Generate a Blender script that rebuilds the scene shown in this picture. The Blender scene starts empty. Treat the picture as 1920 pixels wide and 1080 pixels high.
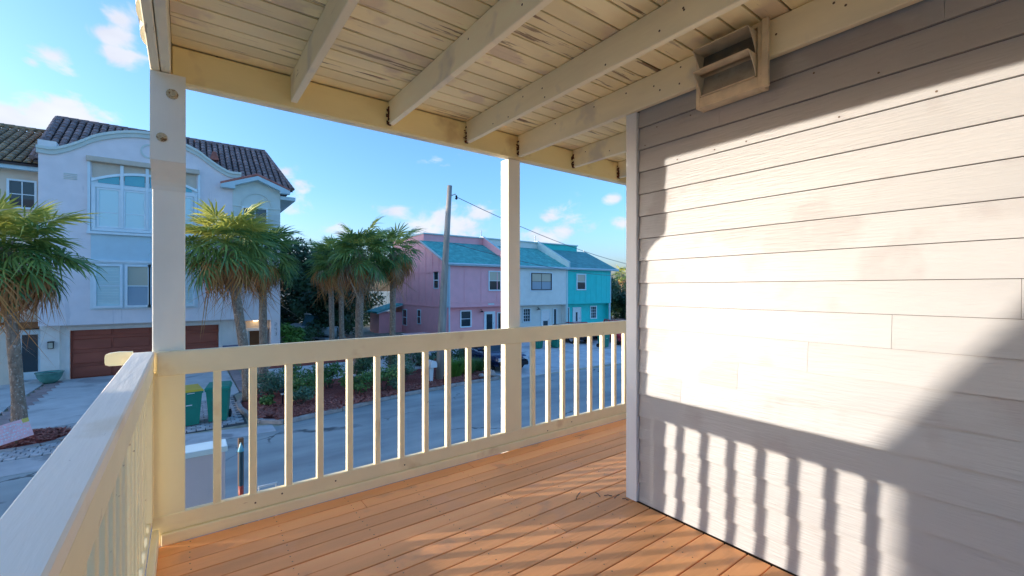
import bpy, math, random
from mathutils import Vector, Matrix, Euler
random.seed(7)
sc = bpy.context.scene
COL = sc.collection
R = math.radians
PI = math.pi

# ---------------------------------------------------------------- camera
cam_d = bpy.data.cameras.new('camera'); cam = bpy.data.objects.new('camera', cam_d); COL.objects.link(cam)
cam_d.sensor_width = 36.0; cam_d.lens = 820/1920*36.0
cam_d.clip_start = 0.05; cam_d.clip_end = 2000
cam_d.shift_y = 1.5/1920
cam.location = (0, 0, 1.35)
cam.rotation_euler = (R(90), 0, R(-36.8))
sc.camera = cam

# ---------------------------------------------------------------- light
SUN_TO = Vector((-1.0, 0.535, 0.1355)).normalized()      # towards the sun
SUN_EL = math.asin(SUN_TO.z)
sun_d = bpy.data.lights.new('sun', 'SUN'); sun = bpy.data.objects.new('sun', sun_d); COL.objects.link(sun)
sun_d.energy = 2.0; sun_d.angle = R(0.5); sun_d.color = (0.47, 0.42, 0.36)
sun.rotation_euler = SUN_TO.to_track_quat('Z', 'Y').to_euler()
sc.view_settings.view_transform = 'Standard'
sc.view_settings.look = 'None'
sc.view_settings.gamma = 1.0
sc.view_settings.use_curve_mapping = False
sc.view_settings.exposure = 2.75
sc.cycles.diffuse_bounces = 8; sc.cycles.max_bounces = 12

W = bpy.data.worlds.new('World'); sc.world = W; W.use_nodes = True
def build_world():
    nt = W.node_tree; N = nt.nodes; L = nt.links; N.clear()
    out = N.new('ShaderNodeOutputWorld'); bg = N.new('ShaderNodeBackground')
    sky = N.new('ShaderNodeTexSky'); sky.sky_type = 'NISHITA'; sky.sun_disc = False
    sky.sun_elevation = SUN_EL
    sky.sun_rotation = math.atan2(SUN_TO.x, SUN_TO.y)
    sky.altitude = 0; sky.air_density = 1.0; sky.dust_density = 2.5; sky.ozone_density = 4.0
    hs = N.new('ShaderNodeHueSaturation'); hs.inputs['Saturation'].default_value = SKY_SAT; hs.inputs['Value'].default_value = SKY_VAL
    L.new(sky.outputs[0], hs.inputs['Color'])
    tc = N.new('ShaderNodeTexCoord')
    # humid air: the low sky turns from greenish to lavender
    sz = N.new('ShaderNodeSeparateXYZ'); L.new(tc.outputs['Generated'], sz.inputs[0])
    hz = N.new('ShaderNodeValToRGB'); e = hz.color_ramp.elements
    e[0].position = 0.0; e[0].color = HAZE[0]; e[1].position = .50; e[1].color = HAZE[2]
    n_ = e.new(.20); n_.color = HAZE[1]
    L.new(sz.outputs['Z'], hz.inputs[0])
    hm = N.new('ShaderNodeMix'); hm.data_type = 'RGBA'; hm.blend_type = 'MULTIPLY'; hm.inputs[0].default_value = 1
    L.new(hs.outputs[0], hm.inputs[6]); L.new(hz.outputs[0], hm.inputs[7])
    mp = N.new('ShaderNodeMapping'); mp.inputs['Scale'].default_value = (1, 1, 1.7)
    L.new(tc.outputs['Generated'], mp.inputs['Vector'])
    # patchy cumulus: blobs at places in the sky, broken up by noise
    def ray(px, py):
        c = (px-960)/820; y = R(36.8)
        v = Vector((math.sin(y)+c*math.cos(y), math.cos(y)-c*math.sin(y), (541.5-py)/820)).normalized()
        return Vector((v.x, v.y, v.z*1.7))
    blobs = []
    for (px, py, r, k) in CLOUDS:
        v = ray(px, py)
        blobs.append((v, r, k))
    acc = None
    for (v, r, k) in blobs:
        d = N.new('ShaderNodeVectorMath'); d.operation = 'DISTANCE'; d.inputs[1].default_value = v
        L.new(mp.outputs[0], d.inputs[0])
        m = N.new('ShaderNodeMapRange'); m.inputs['From Min'].default_value = 0; m.inputs['From Max'].default_value = r
        m.inputs['To Min'].default_value = k; m.inputs['To Max'].default_value = 0
        L.new(d.outputs['Value'], m.inputs['Value'])
        if acc is None: acc = m.outputs[0]
        else:
            a = N.new('ShaderNodeMath'); a.operation = 'MAXIMUM'
            L.new(acc, a.inputs[0]); L.new(m.outputs[0], a.inputs[1]); acc = a.outputs[0]
    ns = N.new('ShaderNodeTexNoise'); ns.inputs['Scale'].default_value = 11; ns.inputs['Detail'].default_value = 10; ns.inputs['Roughness'].default_value = 0.56
    ns.inputs['Distortion'].default_value = 0.35
    L.new(mp.outputs[0], ns.inputs['Vector'])
    # general far field of low clouds all round the horizon
    sep = N.new('ShaderNodeSeparateXYZ'); L.new(tc.outputs['Generated'], sep.inputs[0])
    n2 = N.new('ShaderNodeTexNoise'); n2.inputs['Scale'].default_value = 1.9; n2.inputs['Detail'].default_value = 3
    L.new(mp.outputs[0], n2.inputs['Vector'])
    low = N.new('ShaderNodeMapRange'); low.inputs['From Min'].default_value = 0.02; low.inputs['From Max'].default_value = 0.3
    low.inputs['To Min'].default_value = 0.30; low.inputs['To Max'].default_value = 0.24
    L.new(sep.outputs['Z'], low.inputs['Value'])
    f = N.new('ShaderNodeMath'); f.operation = 'MULTIPLY'; L.new(low.outputs[0], f.inputs[0]); L.new(n2.outputs['Fac'], f.inputs[1])
    ac = N.new('ShaderNodeMath'); ac.operation = 'MAXIMUM'; L.new(acc, ac.inputs[0]); L.new(f.outputs[0], ac.inputs[1])
    s = N.new('ShaderNodeMath'); s.operation = 'ADD'; L.new(ac.outputs[0], s.inputs[0]); L.new(ns.outputs['Fac'], s.inputs[1])
    mr = N.new('ShaderNodeMapRange'); mr.interpolation_type = 'SMOOTHSTEP'
    mr.inputs['From Min'].default_value = 0.80; mr.inputs['From Max'].default_value = 1.00
    mr.inputs['To Min'].default_value = 0; mr.inputs['To Max'].default_value = 0.95
    L.new(s.outputs[0], mr.inputs['Value'])
    # cloud shade: darker lavender bases
    n3 = N.new('ShaderNodeTexNoise'); n3.inputs['Scale'].default_value = 11; n3.inputs['Detail'].default_value = 5
    L.new(mp.outputs[0], n3.inputs['Vector'])
    cr = N.new('ShaderNodeMix'); cr.data_type = 'RGBA'
    cr.inputs[6].default_value = CLOUD_DARK; cr.inputs[7].default_value = CLOUD_LIT
    L.new(n3.outputs['Fac'], cr.inputs[0])
    mix = N.new('ShaderNodeMix'); mix.data_type = 'RGBA'
    L.new(mr.outputs[0], mix.inputs[0]); L.new(hm.outputs[2], mix.inputs[6]); L.new(cr.outputs[2], mix.inputs[7])
    L.new(mix.outputs[2], bg.inputs['Color']); bg.inputs['Strength'].default_value = SKY_STR
    L.new(bg.outputs[0], out.inputs[0])
SKY_STR = 0.125; SKY_SAT = 1.0; SKY_VAL = 1.0
HAZE = [(1.05, .93, 1.12, 1), (.78, .80, .85, 1), (.72, .77, .82, 1)]
CLOUD_DARK = (.76, .80, .96, 1); CLOUD_LIT = (1.28, 1.30, 1.36, 1)
CLOUDS = [(15, 224, .12, .56), (90, 212, .11, .60), (150, 228, .09, .54), (205, 65, .09, .62), (228, 35, .08, .58), (212, 100, .085, .58), (105, 103, .07, .58), (60, 118, .04, .42),
          (535, 320, .065, .60), (560, 345, .06, .50), (710, 393, .10, .44), (745, 396, .10, .44), (830, 410, .15, .44), (900, 402, .13, .46), (885, 430, .18, .46), (1030, 405, .085, .50), (1070, 435, .16, .48), (1000, 445, .15, .46), (780, 440, .18, .42), (1155, 372, .05, .56), (1165, 420, .07, .46), (620, 430, .1, .36), (560, 385, .09, .36)]
build_world()

# ---------------------------------------------------------------- materials
def nodes(m):
    m.use_nodes = True; nt = m.node_tree; nt.nodes.clear(); return nt, nt.nodes, nt.links
def mat(name, col, rough=.6, var=.12, scale=3, stretch=(1, 1, 1), bump=.15, bscale=40, bstretch=None, bdist=.004, rnd=.06,
        wear=None, metallic=0, spec=.4, detail=6, emit=None, patch=None, coat=0):
    m = bpy.data.materials.new(name); nt, N, L = nodes(m)
    out = N.new('ShaderNodeOutputMaterial'); b = N.new('ShaderNodeBsdfPrincipled')
    L.new(b.outputs[0], out.inputs[0])
    b.inputs['Roughness'].default_value = rough; b.inputs['Metallic'].default_value = metallic
    b.inputs['Specular IOR Level'].default_value = spec
    if coat: b.inputs['Coat Weight'].default_value = coat; b.inputs['Coat Roughness'].default_value = .05
    tc = N.new('ShaderNodeTexCoord'); oi = N.new('ShaderNodeObjectInfo')
    off = N.new('ShaderNodeVectorMath'); off.operation = 'MULTIPLY_ADD'
    cmb = N.new('ShaderNodeCombineXYZ'); L.new(oi.outputs['Random'], cmb.inputs[0]); L.new(oi.outputs['Random'], cmb.inputs[1]); L.new(oi.outputs['Random'], cmb.inputs[2])
    L.new(cmb.outputs[0], off.inputs[0]); off.inputs[1].default_value = (37, 53, 71); L.new(tc.outputs['Object'], off.inputs[2])
    mp = N.new('ShaderNodeMapping'); mp.inputs['Scale'].default_value = stretch; L.new(off.outputs[0], mp.inputs[0])
    n1 = N.new('ShaderNodeTexNoise'); n1.inputs['Scale'].default_value = scale; n1.inputs['Detail'].default_value = detail; L.new(mp.outputs[0], n1.inputs['Vector'])
    r1 = N.new('ShaderNodeMapRange'); r1.inputs['From Min'].default_value = .3; r1.inputs['From Max'].default_value = .7
    r1.inputs['To Min'].default_value = 1-var; r1.inputs['To Max'].default_value = 1+var; L.new(n1.outputs['Fac'], r1.inputs['Value'])
    r2 = N.new('ShaderNodeMapRange'); r2.inputs['To Min'].default_value = 1-rnd; r2.inputs['To Max'].default_value = 1+rnd; L.new(oi.outputs['Random'], r2.inputs['Value'])
    mu = N.new('ShaderNodeMath'); mu.operation = 'MULTIPLY'; L.new(r1.outputs[0], mu.inputs[0]); L.new(r2.outputs[0], mu.inputs[1])
    sc_ = N.new('ShaderNodeVectorMath'); sc_.operation = 'SCALE'; sc_.inputs[0].default_value = col[:3]; L.new(mu.outputs[0], sc_.inputs['Scale'])
    colout = sc_.outputs[0]
    if patch:      # (colour, scale, threshold): large soft stains / touched-up paint
        pn = N.new('ShaderNodeTexNoise'); pn.inputs['Scale'].default_value = patch[1]; pn.inputs['Detail'].default_value = 4
        L.new(off.outputs[0] if len(patch) < 4 else tc.outputs['Object'], pn.inputs['Vector'])
        pr = N.new('ShaderNodeMapRange'); pr.inputs['From Min'].default_value = patch[2]; pr.inputs['From Max'].default_value = patch[2]+.08
        L.new(pn.outputs['Fac'], pr.inputs['Value'])
        px = N.new('ShaderNodeMix'); px.data_type = 'RGBA'; px.inputs[7].default_value = (*patch[0], 1)
        L.new(pr.outputs[0], px.inputs[0]); L.new(colout, px.inputs[6]); colout = px.outputs[2]
    if wear:       # (colour, scale, stretch, threshold, mask threshold)
        wm = N.new('ShaderNodeMapping'); wm.inputs['Scale'].default_value = wear[2]; L.new(off.outputs[0], wm.inputs[0])
        wn = N.new('ShaderNodeTexNoise'); wn.inputs['Scale'].default_value = wear[1]; wn.inputs['Detail'].default_value = 7; wn.inputs['Roughness'].default_value = .62; L.new(wm.outputs[0], wn.inputs['Vector'])
        wr = N.new('ShaderNodeMapRange'); wr.inputs['From Min'].default_value = wear[3]; wr.inputs['From Max'].default_value = wear[3]+.035; L.new(wn.outputs['Fac'], wr.inputs['Value'])
        wk = N.new('ShaderNodeTexNoise'); wk.inputs['Scale'].default_value = 1.6; wk.inputs['Detail'].default_value = 3; L.new(off.outputs[0], wk.inputs['Vector'])
        wk2 = N.new('ShaderNodeMapRange'); wk2.inputs['From Min'].default_value = wear[4]; wk2.inputs['From Max'].default_value = wear[4]+.12; L.new(wk.outputs['Fac'], wk2.inputs['Value'])
        wa = N.new('ShaderNodeMath'); wa.operation = 'MULTIPLY'; L.new(wr.outputs[0], wa.inputs[0]); L.new(wk2.outputs[0], wa.inputs[1])
        wx = N.new('ShaderNodeMix'); wx.data_type = 'RGBA'; wx.inputs[7].default_value = (*wear[0], 1)
        L.new(wa.outputs[0], wx.inputs[0]); L.new(colout, wx.inputs[6]); colout = wx.outputs[2]
    L.new(colout, b.inputs['Base Color'])
    if bump:
        bm = N.new('ShaderNodeMapping'); bm.inputs['Scale'].default_value = bstretch or stretch; L.new(off.outputs[0], bm.inputs[0])
        bn = N.new('ShaderNodeTexNoise'); bn.inputs['Scale'].default_value = bscale; bn.inputs['Detail'].default_value = 5; L.new(bm.outputs[0], bn.inputs['Vector'])
        bp = N.new('ShaderNodeBump'); bp.inputs['Strength'].default_value = bump; bp.inputs['Distance'].default_value = bdist
        L.new(bn.outputs['Fac'], bp.inputs['Height']); L.new(bp.outputs[0], b.inputs['Normal'])
    if emit:
        b.inputs['Emission Color'].default_value = (*emit[0], 1); b.inputs['Emission Strength'].default_value = emit[1]
    return m
def leafmat(name, c1, c2, rough=.5, trans=.25):
    m = bpy.data.materials.new(name); nt, N, L = nodes(m)
    out = N.new('ShaderNodeOutputMaterial'); b = N.new('ShaderNodeBsdfPrincipled'); b.inputs['Roughness'].default_value = rough
    g = N.new('ShaderNodeNewGeometry'); tc = N.new('ShaderNodeTexCoord'); oi = N.new('ShaderNodeObjectInfo')
    n = N.new('ShaderNodeTexNoise'); n.inputs['Scale'].default_value = 1.3; n.inputs['Detail'].default_value = 2; L.new(tc.outputs['Object'], n.inputs['Vector'])
    a = N.new('ShaderNodeMath'); a.operation = 'ADD'; L.new(g.outputs['Random Per Island'], a.inputs[0]); L.new(oi.outputs['Random'], a.inputs[1])
    a2 = N.new('ShaderNodeMath'); a2.operation = 'ADD'; L.new(a.outputs[0], a2.inputs[0]); L.new(n.outputs['Fac'], a2.inputs[1])
    d = N.new('ShaderNodeMath'); d.operation = 'MULTIPLY_ADD'; d.inputs[1].default_value = .55; d.inputs[2].default_value = -.3; L.new(a2.outputs[0], d.inputs[0]); d.use_clamp = True
    mx = N.new('ShaderNodeMix'); mx.data_type = 'RGBA'; mx.inputs[6].default_value = (*c1, 1); mx.inputs[7].default_value = (*c2, 1)
    L.new(d.outputs[0], mx.inputs[0]); L.new(mx.outputs[2], b.inputs['Base Color'])
    t = N.new('ShaderNodeBsdfTranslucent'); L.new(mx.outputs[2], t.inputs['Color'])
    ms = N.new('ShaderNodeMixShader'); ms.inputs[0].default_value = trans; L.new(b.outputs[0], ms.inputs[1]); L.new(t.outputs[0], ms.inputs[2])
    L.new(ms.outputs[0], out.inputs[0]); return m

CREAM = (0.96, 0.86, 0.58)
M = {}
M['rail'] = mat('cream_rail_paint', CREAM, .5, .05, 4, (1, 1, 1), .35, 60, (.12, 1, 1), rnd=.04, wear=((.60, .46, .28), 30, (.22, 1, 1), .68, .48), patch=((.80, .66, .42), 3, .60))
M['railtop'] = mat('skylit_rail_paint', (.97, .90, .76), .5, .03, 5, (1, .4, 1), .45, 55, (1, .10, 1), rnd=.02, wear=((.55, .47, .36), 34, (1, .3, 1), .66, .42), patch=((.90, .80, .62), 3, .58))  # paler cream for the left top board: sky light put into its colour
M['rail_y'] = mat('cream_rail_paint_long', CREAM, .5, .05, 4, (1, 1, 1), .35, 60, (1, .12, 1), rnd=.03, wear=((.52, .38, .22), 30, (1, .25, 1), .64, .42))
M['post'] = mat('cream_post_paint', (.95, .91, .79), .5, .05, 3, (1, 1, 1), .3, 50, (1, 1, .2), rnd=.02)
M['post2'] = mat('cream_board_paint', CREAM, .5, .05, 3, (1, 1, .4), .3, 50, (1, 1, .12), rnd=.03, patch=((.86, .74, .50), 3, .60))
M['joist'] = mat('weathered_joist_paint', (.93, .83, .58), .6, .10, 5, (1, .25, 1), .25, 70, (1, .12, 1), rnd=.05, wear=((.23, .17, .10), 9, (1, .16, 2.2), .62, .5), patch=((.74, .67, .53), 2.5, .58))
M['ceil'] = mat('weathered_ceiling_paint', (.95, .82, .50), .62, .10, 5, (.25, 1, 1), .25, 70, (.12, 1, 1), rnd=.06, wear=((.30, .21, .12), 14, (.12, 1.6, 1), .575, .47), patch=((.78, .64, .44), 3, .57))
M['beam'] = mat('aged_beam_paint', (.95, .79, .40), .6, .08, 3, (.4, 1, 1), .2, 60, (.15, 1, 1), rnd=.02, wear=((.4, .25, .08), 18, (1, 1, 1), .73, .5), patch=((.72, .54, .26), 2.5, .57))
M['siding'] = mat('greige_siding_paint', (.395, .388, .385), .45, .05, 5, (1, .2, 1), .45, 70, (1, .14, 1.5), bdist=.005, rnd=.035, patch=((.355, .335, .328), 2.6, .56))
M['trim'] = mat('pale_trim_paint', (.76, .78, .80), .5, .04, 4, (1, 1, .2), .12, 50, (1, 1, .2))
M['deck'] = mat('redwood_deck_stain', (.94, .43, .165), .55, .13, 7, (.12, 1, 1), .5, 60, (.05, 1, 1), bdist=.004, rnd=.15, wear=((.40, .17, .08), 16, (.1, 1.4, 1), .66, .5), patch=((.84, .40, .18), 3.0, .58))
M['gap'] = mat('dark_gap', (.05, .03, .015), .9, .1)
M['rust'] = mat('rusty_metal', (.13, .045, .02), .85, .4, 30, bump=.6, bscale=90, metallic=.2)
M['nail'] = mat('nail_head', (.12, .08, .05), .7, .2, 20)
M['bolt'] = mat('painted_bolt', (.62, .50, .30), .5, .3, 60, wear=((.25, .14, .05), 60, (1, 1, 1), .55, .2))
M['vent'] = mat('grubby_vent_plastic', (.66, .55, .38), .5, .15, 14, bump=.1, wear=((.36, .27, .16), 40, (1, 1, 1), .66, .5))
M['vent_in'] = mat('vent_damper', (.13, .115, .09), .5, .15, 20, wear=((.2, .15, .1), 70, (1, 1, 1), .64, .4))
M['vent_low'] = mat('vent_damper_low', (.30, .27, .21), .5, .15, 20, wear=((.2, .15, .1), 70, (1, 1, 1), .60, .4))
M['asphalt'] = None
M['concrete'] = mat('driveway_concrete', (.60, .60, .58), .8, .12, 1.6, bump=.25, bscale=60, patch=((.42, .42, .41), .8, .56))
M['gutter'] = mat('gutter_concrete', (.5, .5, .49), .8, .15, 2.5, bump=.3, bscale=50, patch=((.3, .3, .3), 1.5, .58))
M['paver'] = mat('grey_paver', (.48, .46, .45), .85, .18, 6, bump=.3, bscale=60, rnd=.18)
M['paver_joint'] = mat('paver_joint_sand', (.09, .09, .085), .9, .2, 10)
M['pinkpaver'] = mat('pink_paver', (.40, .30, .28), .85, .15, 6, bump=.3, rnd=.12)
M['kerb'] = mat('kerb_concrete', (.38, .33, .30), .85, .2, 5, bump=.4, bscale=40)
M['mulch'] = mat('red_mulch', (.30, .075, .055), .9, .5, 24, bump=.9, bscale=60, bdist=.03)
M['soil'] = mat('brown_soil', (.09, .055, .035), .9, .4, 10, bump=.8, bscale=30, bdist=.03)
M['stone'] = mat('edging_stone', (.38, .33, .30), .85, .25, 8, bump=.5, bscale=20, bdist=.02)
M['grass'] = mat('sandy_grass', (.36, .34, .25), .9, .35, 3, bump=.8, bscale=20, bdist=.04)
M['lav'] = mat('lavender_stucco', (.86, .79, .78), .8, .05, 2, bump=.35, bscale=60, bdist=.006, patch=((.80, .73, .73), .6, .58), wear=((.72, .67, .67), 2.4, (1.5, 1.5, .10), .60, .42))
M['lavtrim'] = mat('pale_green_trim_stucco', (.62, .68, .62), .7, .04, 3, bump=.2)
M['palebl'] = mat('pale_blue_panel', (.56, .72, .76), .6, .04, 3)
M['whitewall'] = mat('white_stucco', (.80, .76, .70), .8, .05, 3, bump=.3)
M['tan'] = mat('tan_stucco', (.74, .61, .48), .8, .05, 2, bump=.35, bscale=60)
M['tile'] = mat('brown_barrel_tile', (.24, .165, .15), .7, .25, 9, bump=.3, rnd=.30, wear=((.34, .30, .26), 8, (1, 1, 1), .62, .4))
M['tile2'] = mat('olive_barrel_tile', (.32, .22, .12), .7, .25, 9, bump=.3, rnd=.35, wear=((.12, .14, .10), 8, (1, 1, 1), .55, .3))
M['underlay'] = mat('roof_underlay', (.08, .06, .055), .9, .2)
M['terra'] = mat('terracotta_tile', (.42, .15, .11), .7, .2, 8, rnd=.2)
M['garage'] = mat('red_brown_garage_door', (.34, .085, .05), .45, .18, 3, (.3, 1, 1), .15, 50, (.1, 1, 1))
M['wframe'] = mat('window_frame_white', (.74, .84, .86), .5, .04, 4)
M['white'] = mat('white_paint', (.75, .75, .73), .5, .05, 5)
M['shade'] = mat('beige_shade_cloth', (.62, .53, .42), .8, .05, 5)
M['darkmetal'] = mat('dark_metal', (.03, .03, .035), .4, .2, 10, metallic=.6)
M['pot'] = mat('green_glazed_pot', (.10, .30, .25), .25, .15, 5, coat=.3)
M['pink'] = mat('pink_siding_paint', (.95, .44, .46), .6, .05, 2, bump=.15)
M['pinkside'] = M['pink']
M['cream2'] = mat('cream_siding_paint', (.76, .77, .70), .6, .05, 2, bump=.15)
M['teal'] = mat('teal_siding_paint', (.02, .60, .54), .6, .06, 2, bump=.15)
M['shingle'] = mat('teal_shingle', (.10, .42, .38), .85, .25, 2.2, bump=.7, bscale=12, bdist=.03, detail=9, patch=((.07, .34, .31), 4, .55))
M['shingled'] = mat('faded_teal_shingle', (.10, .31, .30), .85, .2, 2.2, bump=.7, bscale=12, bdist=.03, detail=9)
M['bandlight'] = mat('pale_mint_trim', (.48, .66, .64), .6, .05, 3)
M['fascia'] = mat('pale_blue_fascia', (.50, .66, .70), .6, .05, 3)
M['pole'] = mat('weathered_timber_pole', (.34, .31, .27), .85, .25, 8, (1, 1, .15), .5, 40, (1, 1, .08), bdist=.01)
M['wire'] = mat('grey_wire', (.12, .12, .13), .6, .05)
M['trunk'] = mat('palm_trunk_bark', (.29, .205, .145), .9, .35, 14, (1, 1, .6), .9, 18, (1, 1, .8), bdist=.03, wear=((.48, .42, .35), 22, (1, 1, .7), .58, .25))
M['bark'] = mat('tree_bark', (.12, .09, .07), .9, .3, 8, bump=.8, bdist=.02)
M['bin'] = mat('green_bin_plastic', (.015, .22, .15), .42, .08, 5, bump=.05)
M['binyel'] = mat('yellow_lid_plastic', (.66, .42, .03), .4, .06, 5)
M['tyre'] = mat('tyre_rubber', (.02, .02, .02), .8, .1)
M['rim'] = mat('wheel_rim', (.5, .5, .52), .3, .05, metallic=.8)
M['carblue'] = mat('dark_blue_car_paint', (.008, .022, .085), .25, .02, 3, bump=0, coat=.8)
M['carsilver'] = mat('silver_car_paint', (.42, .45, .47), .3, .02, 3, bump=0, metallic=.5, coat=.6)
M['carred'] = mat('red_car_paint', (.45, .012, .03), .25, .02, 3, bump=0, coat=.8)
M['carblack'] = mat('black_car_paint', (.012, .014, .018), .25, .02, 3, bump=0, coat=.8)
M['lens'] = mat('headlight_lens', (.6, .62, .65), .1, .02, bump=0)
M['taill'] = mat('tail_light', (.4, .02, .02), .2, .02, bump=0)
M['chrome'] = mat('chrome', (.7, .7, .72), .15, .02, bump=0, metallic=1)
M['mail'] = mat('white_mailbox_plastic', (.72, .73, .72), .5, .03)
M['signpink'] = mat('pink_sign_paint', (.92, .50, .50), .7, .12, 8, wear=((.8, .7, .68), 22, (1, 1, 1), .55, .2))
M['signtext'] = mat('sign_lettering', (.80, .72, .74), .7, .05)
M['yellow'] = mat('yellow_sticker', (.75, .55, .12), .6, .1)
M['glow'] = mat('lit_lamp', (.9, .75, .5), .5, .02, bump=0, emit=((1, .75, .4), 1.2))
M['bluebox'] = mat('navy_plastic', (.02, .05, .16), .5, .1)
M['boatcover'] = mat('teal_boat_cover', (.06, .17, .20), .7, .1, 5)
M['boathull'] = mat('pale_boat_hull', (.50, .56, .58), .35, .05)
M['steel'] = mat('galvanised', (.35, .37, .38), .5, .1, metallic=.5)
M['driftwood'] = mat('weathered_brown_post', (.17, .10, .06), .8, .3, 12, (1, 1, .2), .5, 40, (1, 1, .1))
M['bluecap'] = mat('blue_lantern_glaze', (.10, .38, .50), .3, .1, 8)
M['bluegl'] = mat('dark_blue_tube', (.02, .06, .09), .3, .1, 8)
M['redband'] = mat('red_band', (.35, .05, .03), .5, .15, 8)
M['wing'] = mat('mauve_grey_stucco', (.56, .52, .54), .8, .04, 3, bump=.25)
M['wingcap'] = mat('pale_cap_paint', (.60, .76, .78), .6, .05, 3)
M['orange'] = mat('orange_front_door', (.33, .12, .035), .45, .1, 4)
M['metalroof'] = mat('cream_roof_sheet', (.82, .76, .60), .5, .06, 6)
M['shednear'] = mat('grey_shingle', (.2, .2, .2), .9, .2, 6)
LG = leafmat('palm_green', (.05, .18, .06), (.30, .38, .08))
LY = leafmat('palm_young_sunlit_green', (.26, .34, .06), (.70, .62, .14), trans=.35)  # young top fronds, with the yellow of low sun put into their colour
LB = leafmat('palm_dead_brown', (.34, .08, .025), (.66, .33, .10), .8, .1)
LS = leafmat('palm_dead_grey', (.32, .20, .12), (.60, .47, .33), .8, .1)
LD = leafmat('dark_tree_leaf', (.018, .055, .025), (.06, .13, .05))
LT = leafmat('tree_leaf', (.035, .10, .04), (.10, .19, .08))
LH = leafmat('shrub_leaf', (.05, .16, .04), (.19, .33, .09))
LH2 = leafmat('shrub_leaf_blue', (.06, .15, .08), (.20, .31, .19))
LBR = leafmat('bright_shrub_leaf', (.08, .22, .03), (.22, .40, .07))
LC = leafmat('mulch_chip', (.20, .035, .025), (.50, .19, .14), .9, 0)

def glass(name, col=(.03, .05, .06), rough=.04):
    m = bpy.data.materials.new(name); nt, N, L = nodes(m)
    out = N.new('ShaderNodeOutputMaterial'); b = N.new('ShaderNodeBsdfPrincipled')
    b.inputs['Base Color'].default_value = (*col, 1); b.inputs['Roughness'].default_value = rough; b.inputs['Specular IOR Level'].default_value = .6
    b.inputs['Coat Weight'].default_value = .15; b.inputs['Coat Roughness'].default_value = .02
    L.new(b.outputs[0], out.inputs[0]); return m
M['glass'] = glass('window_glass')
M['glassblue'] = glass('blue_tinted_glass', (.10, .42, .48))
M['glasspale'] = glass('pane_before_pale_blind', (.58, .80, .80), .12)
M['glassmid'] = glass('grey_blue_pane', (.30, .42, .50), .1)  # colour holds the pale reflection in the lavender house's bays without blinds
M['glasscream'] = glass('pane_before_cream_blind', (.50, .50, .40), .15)
M['blind'] = mat('blind_slat', (.66, .80, .78), .6, .05)

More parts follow.
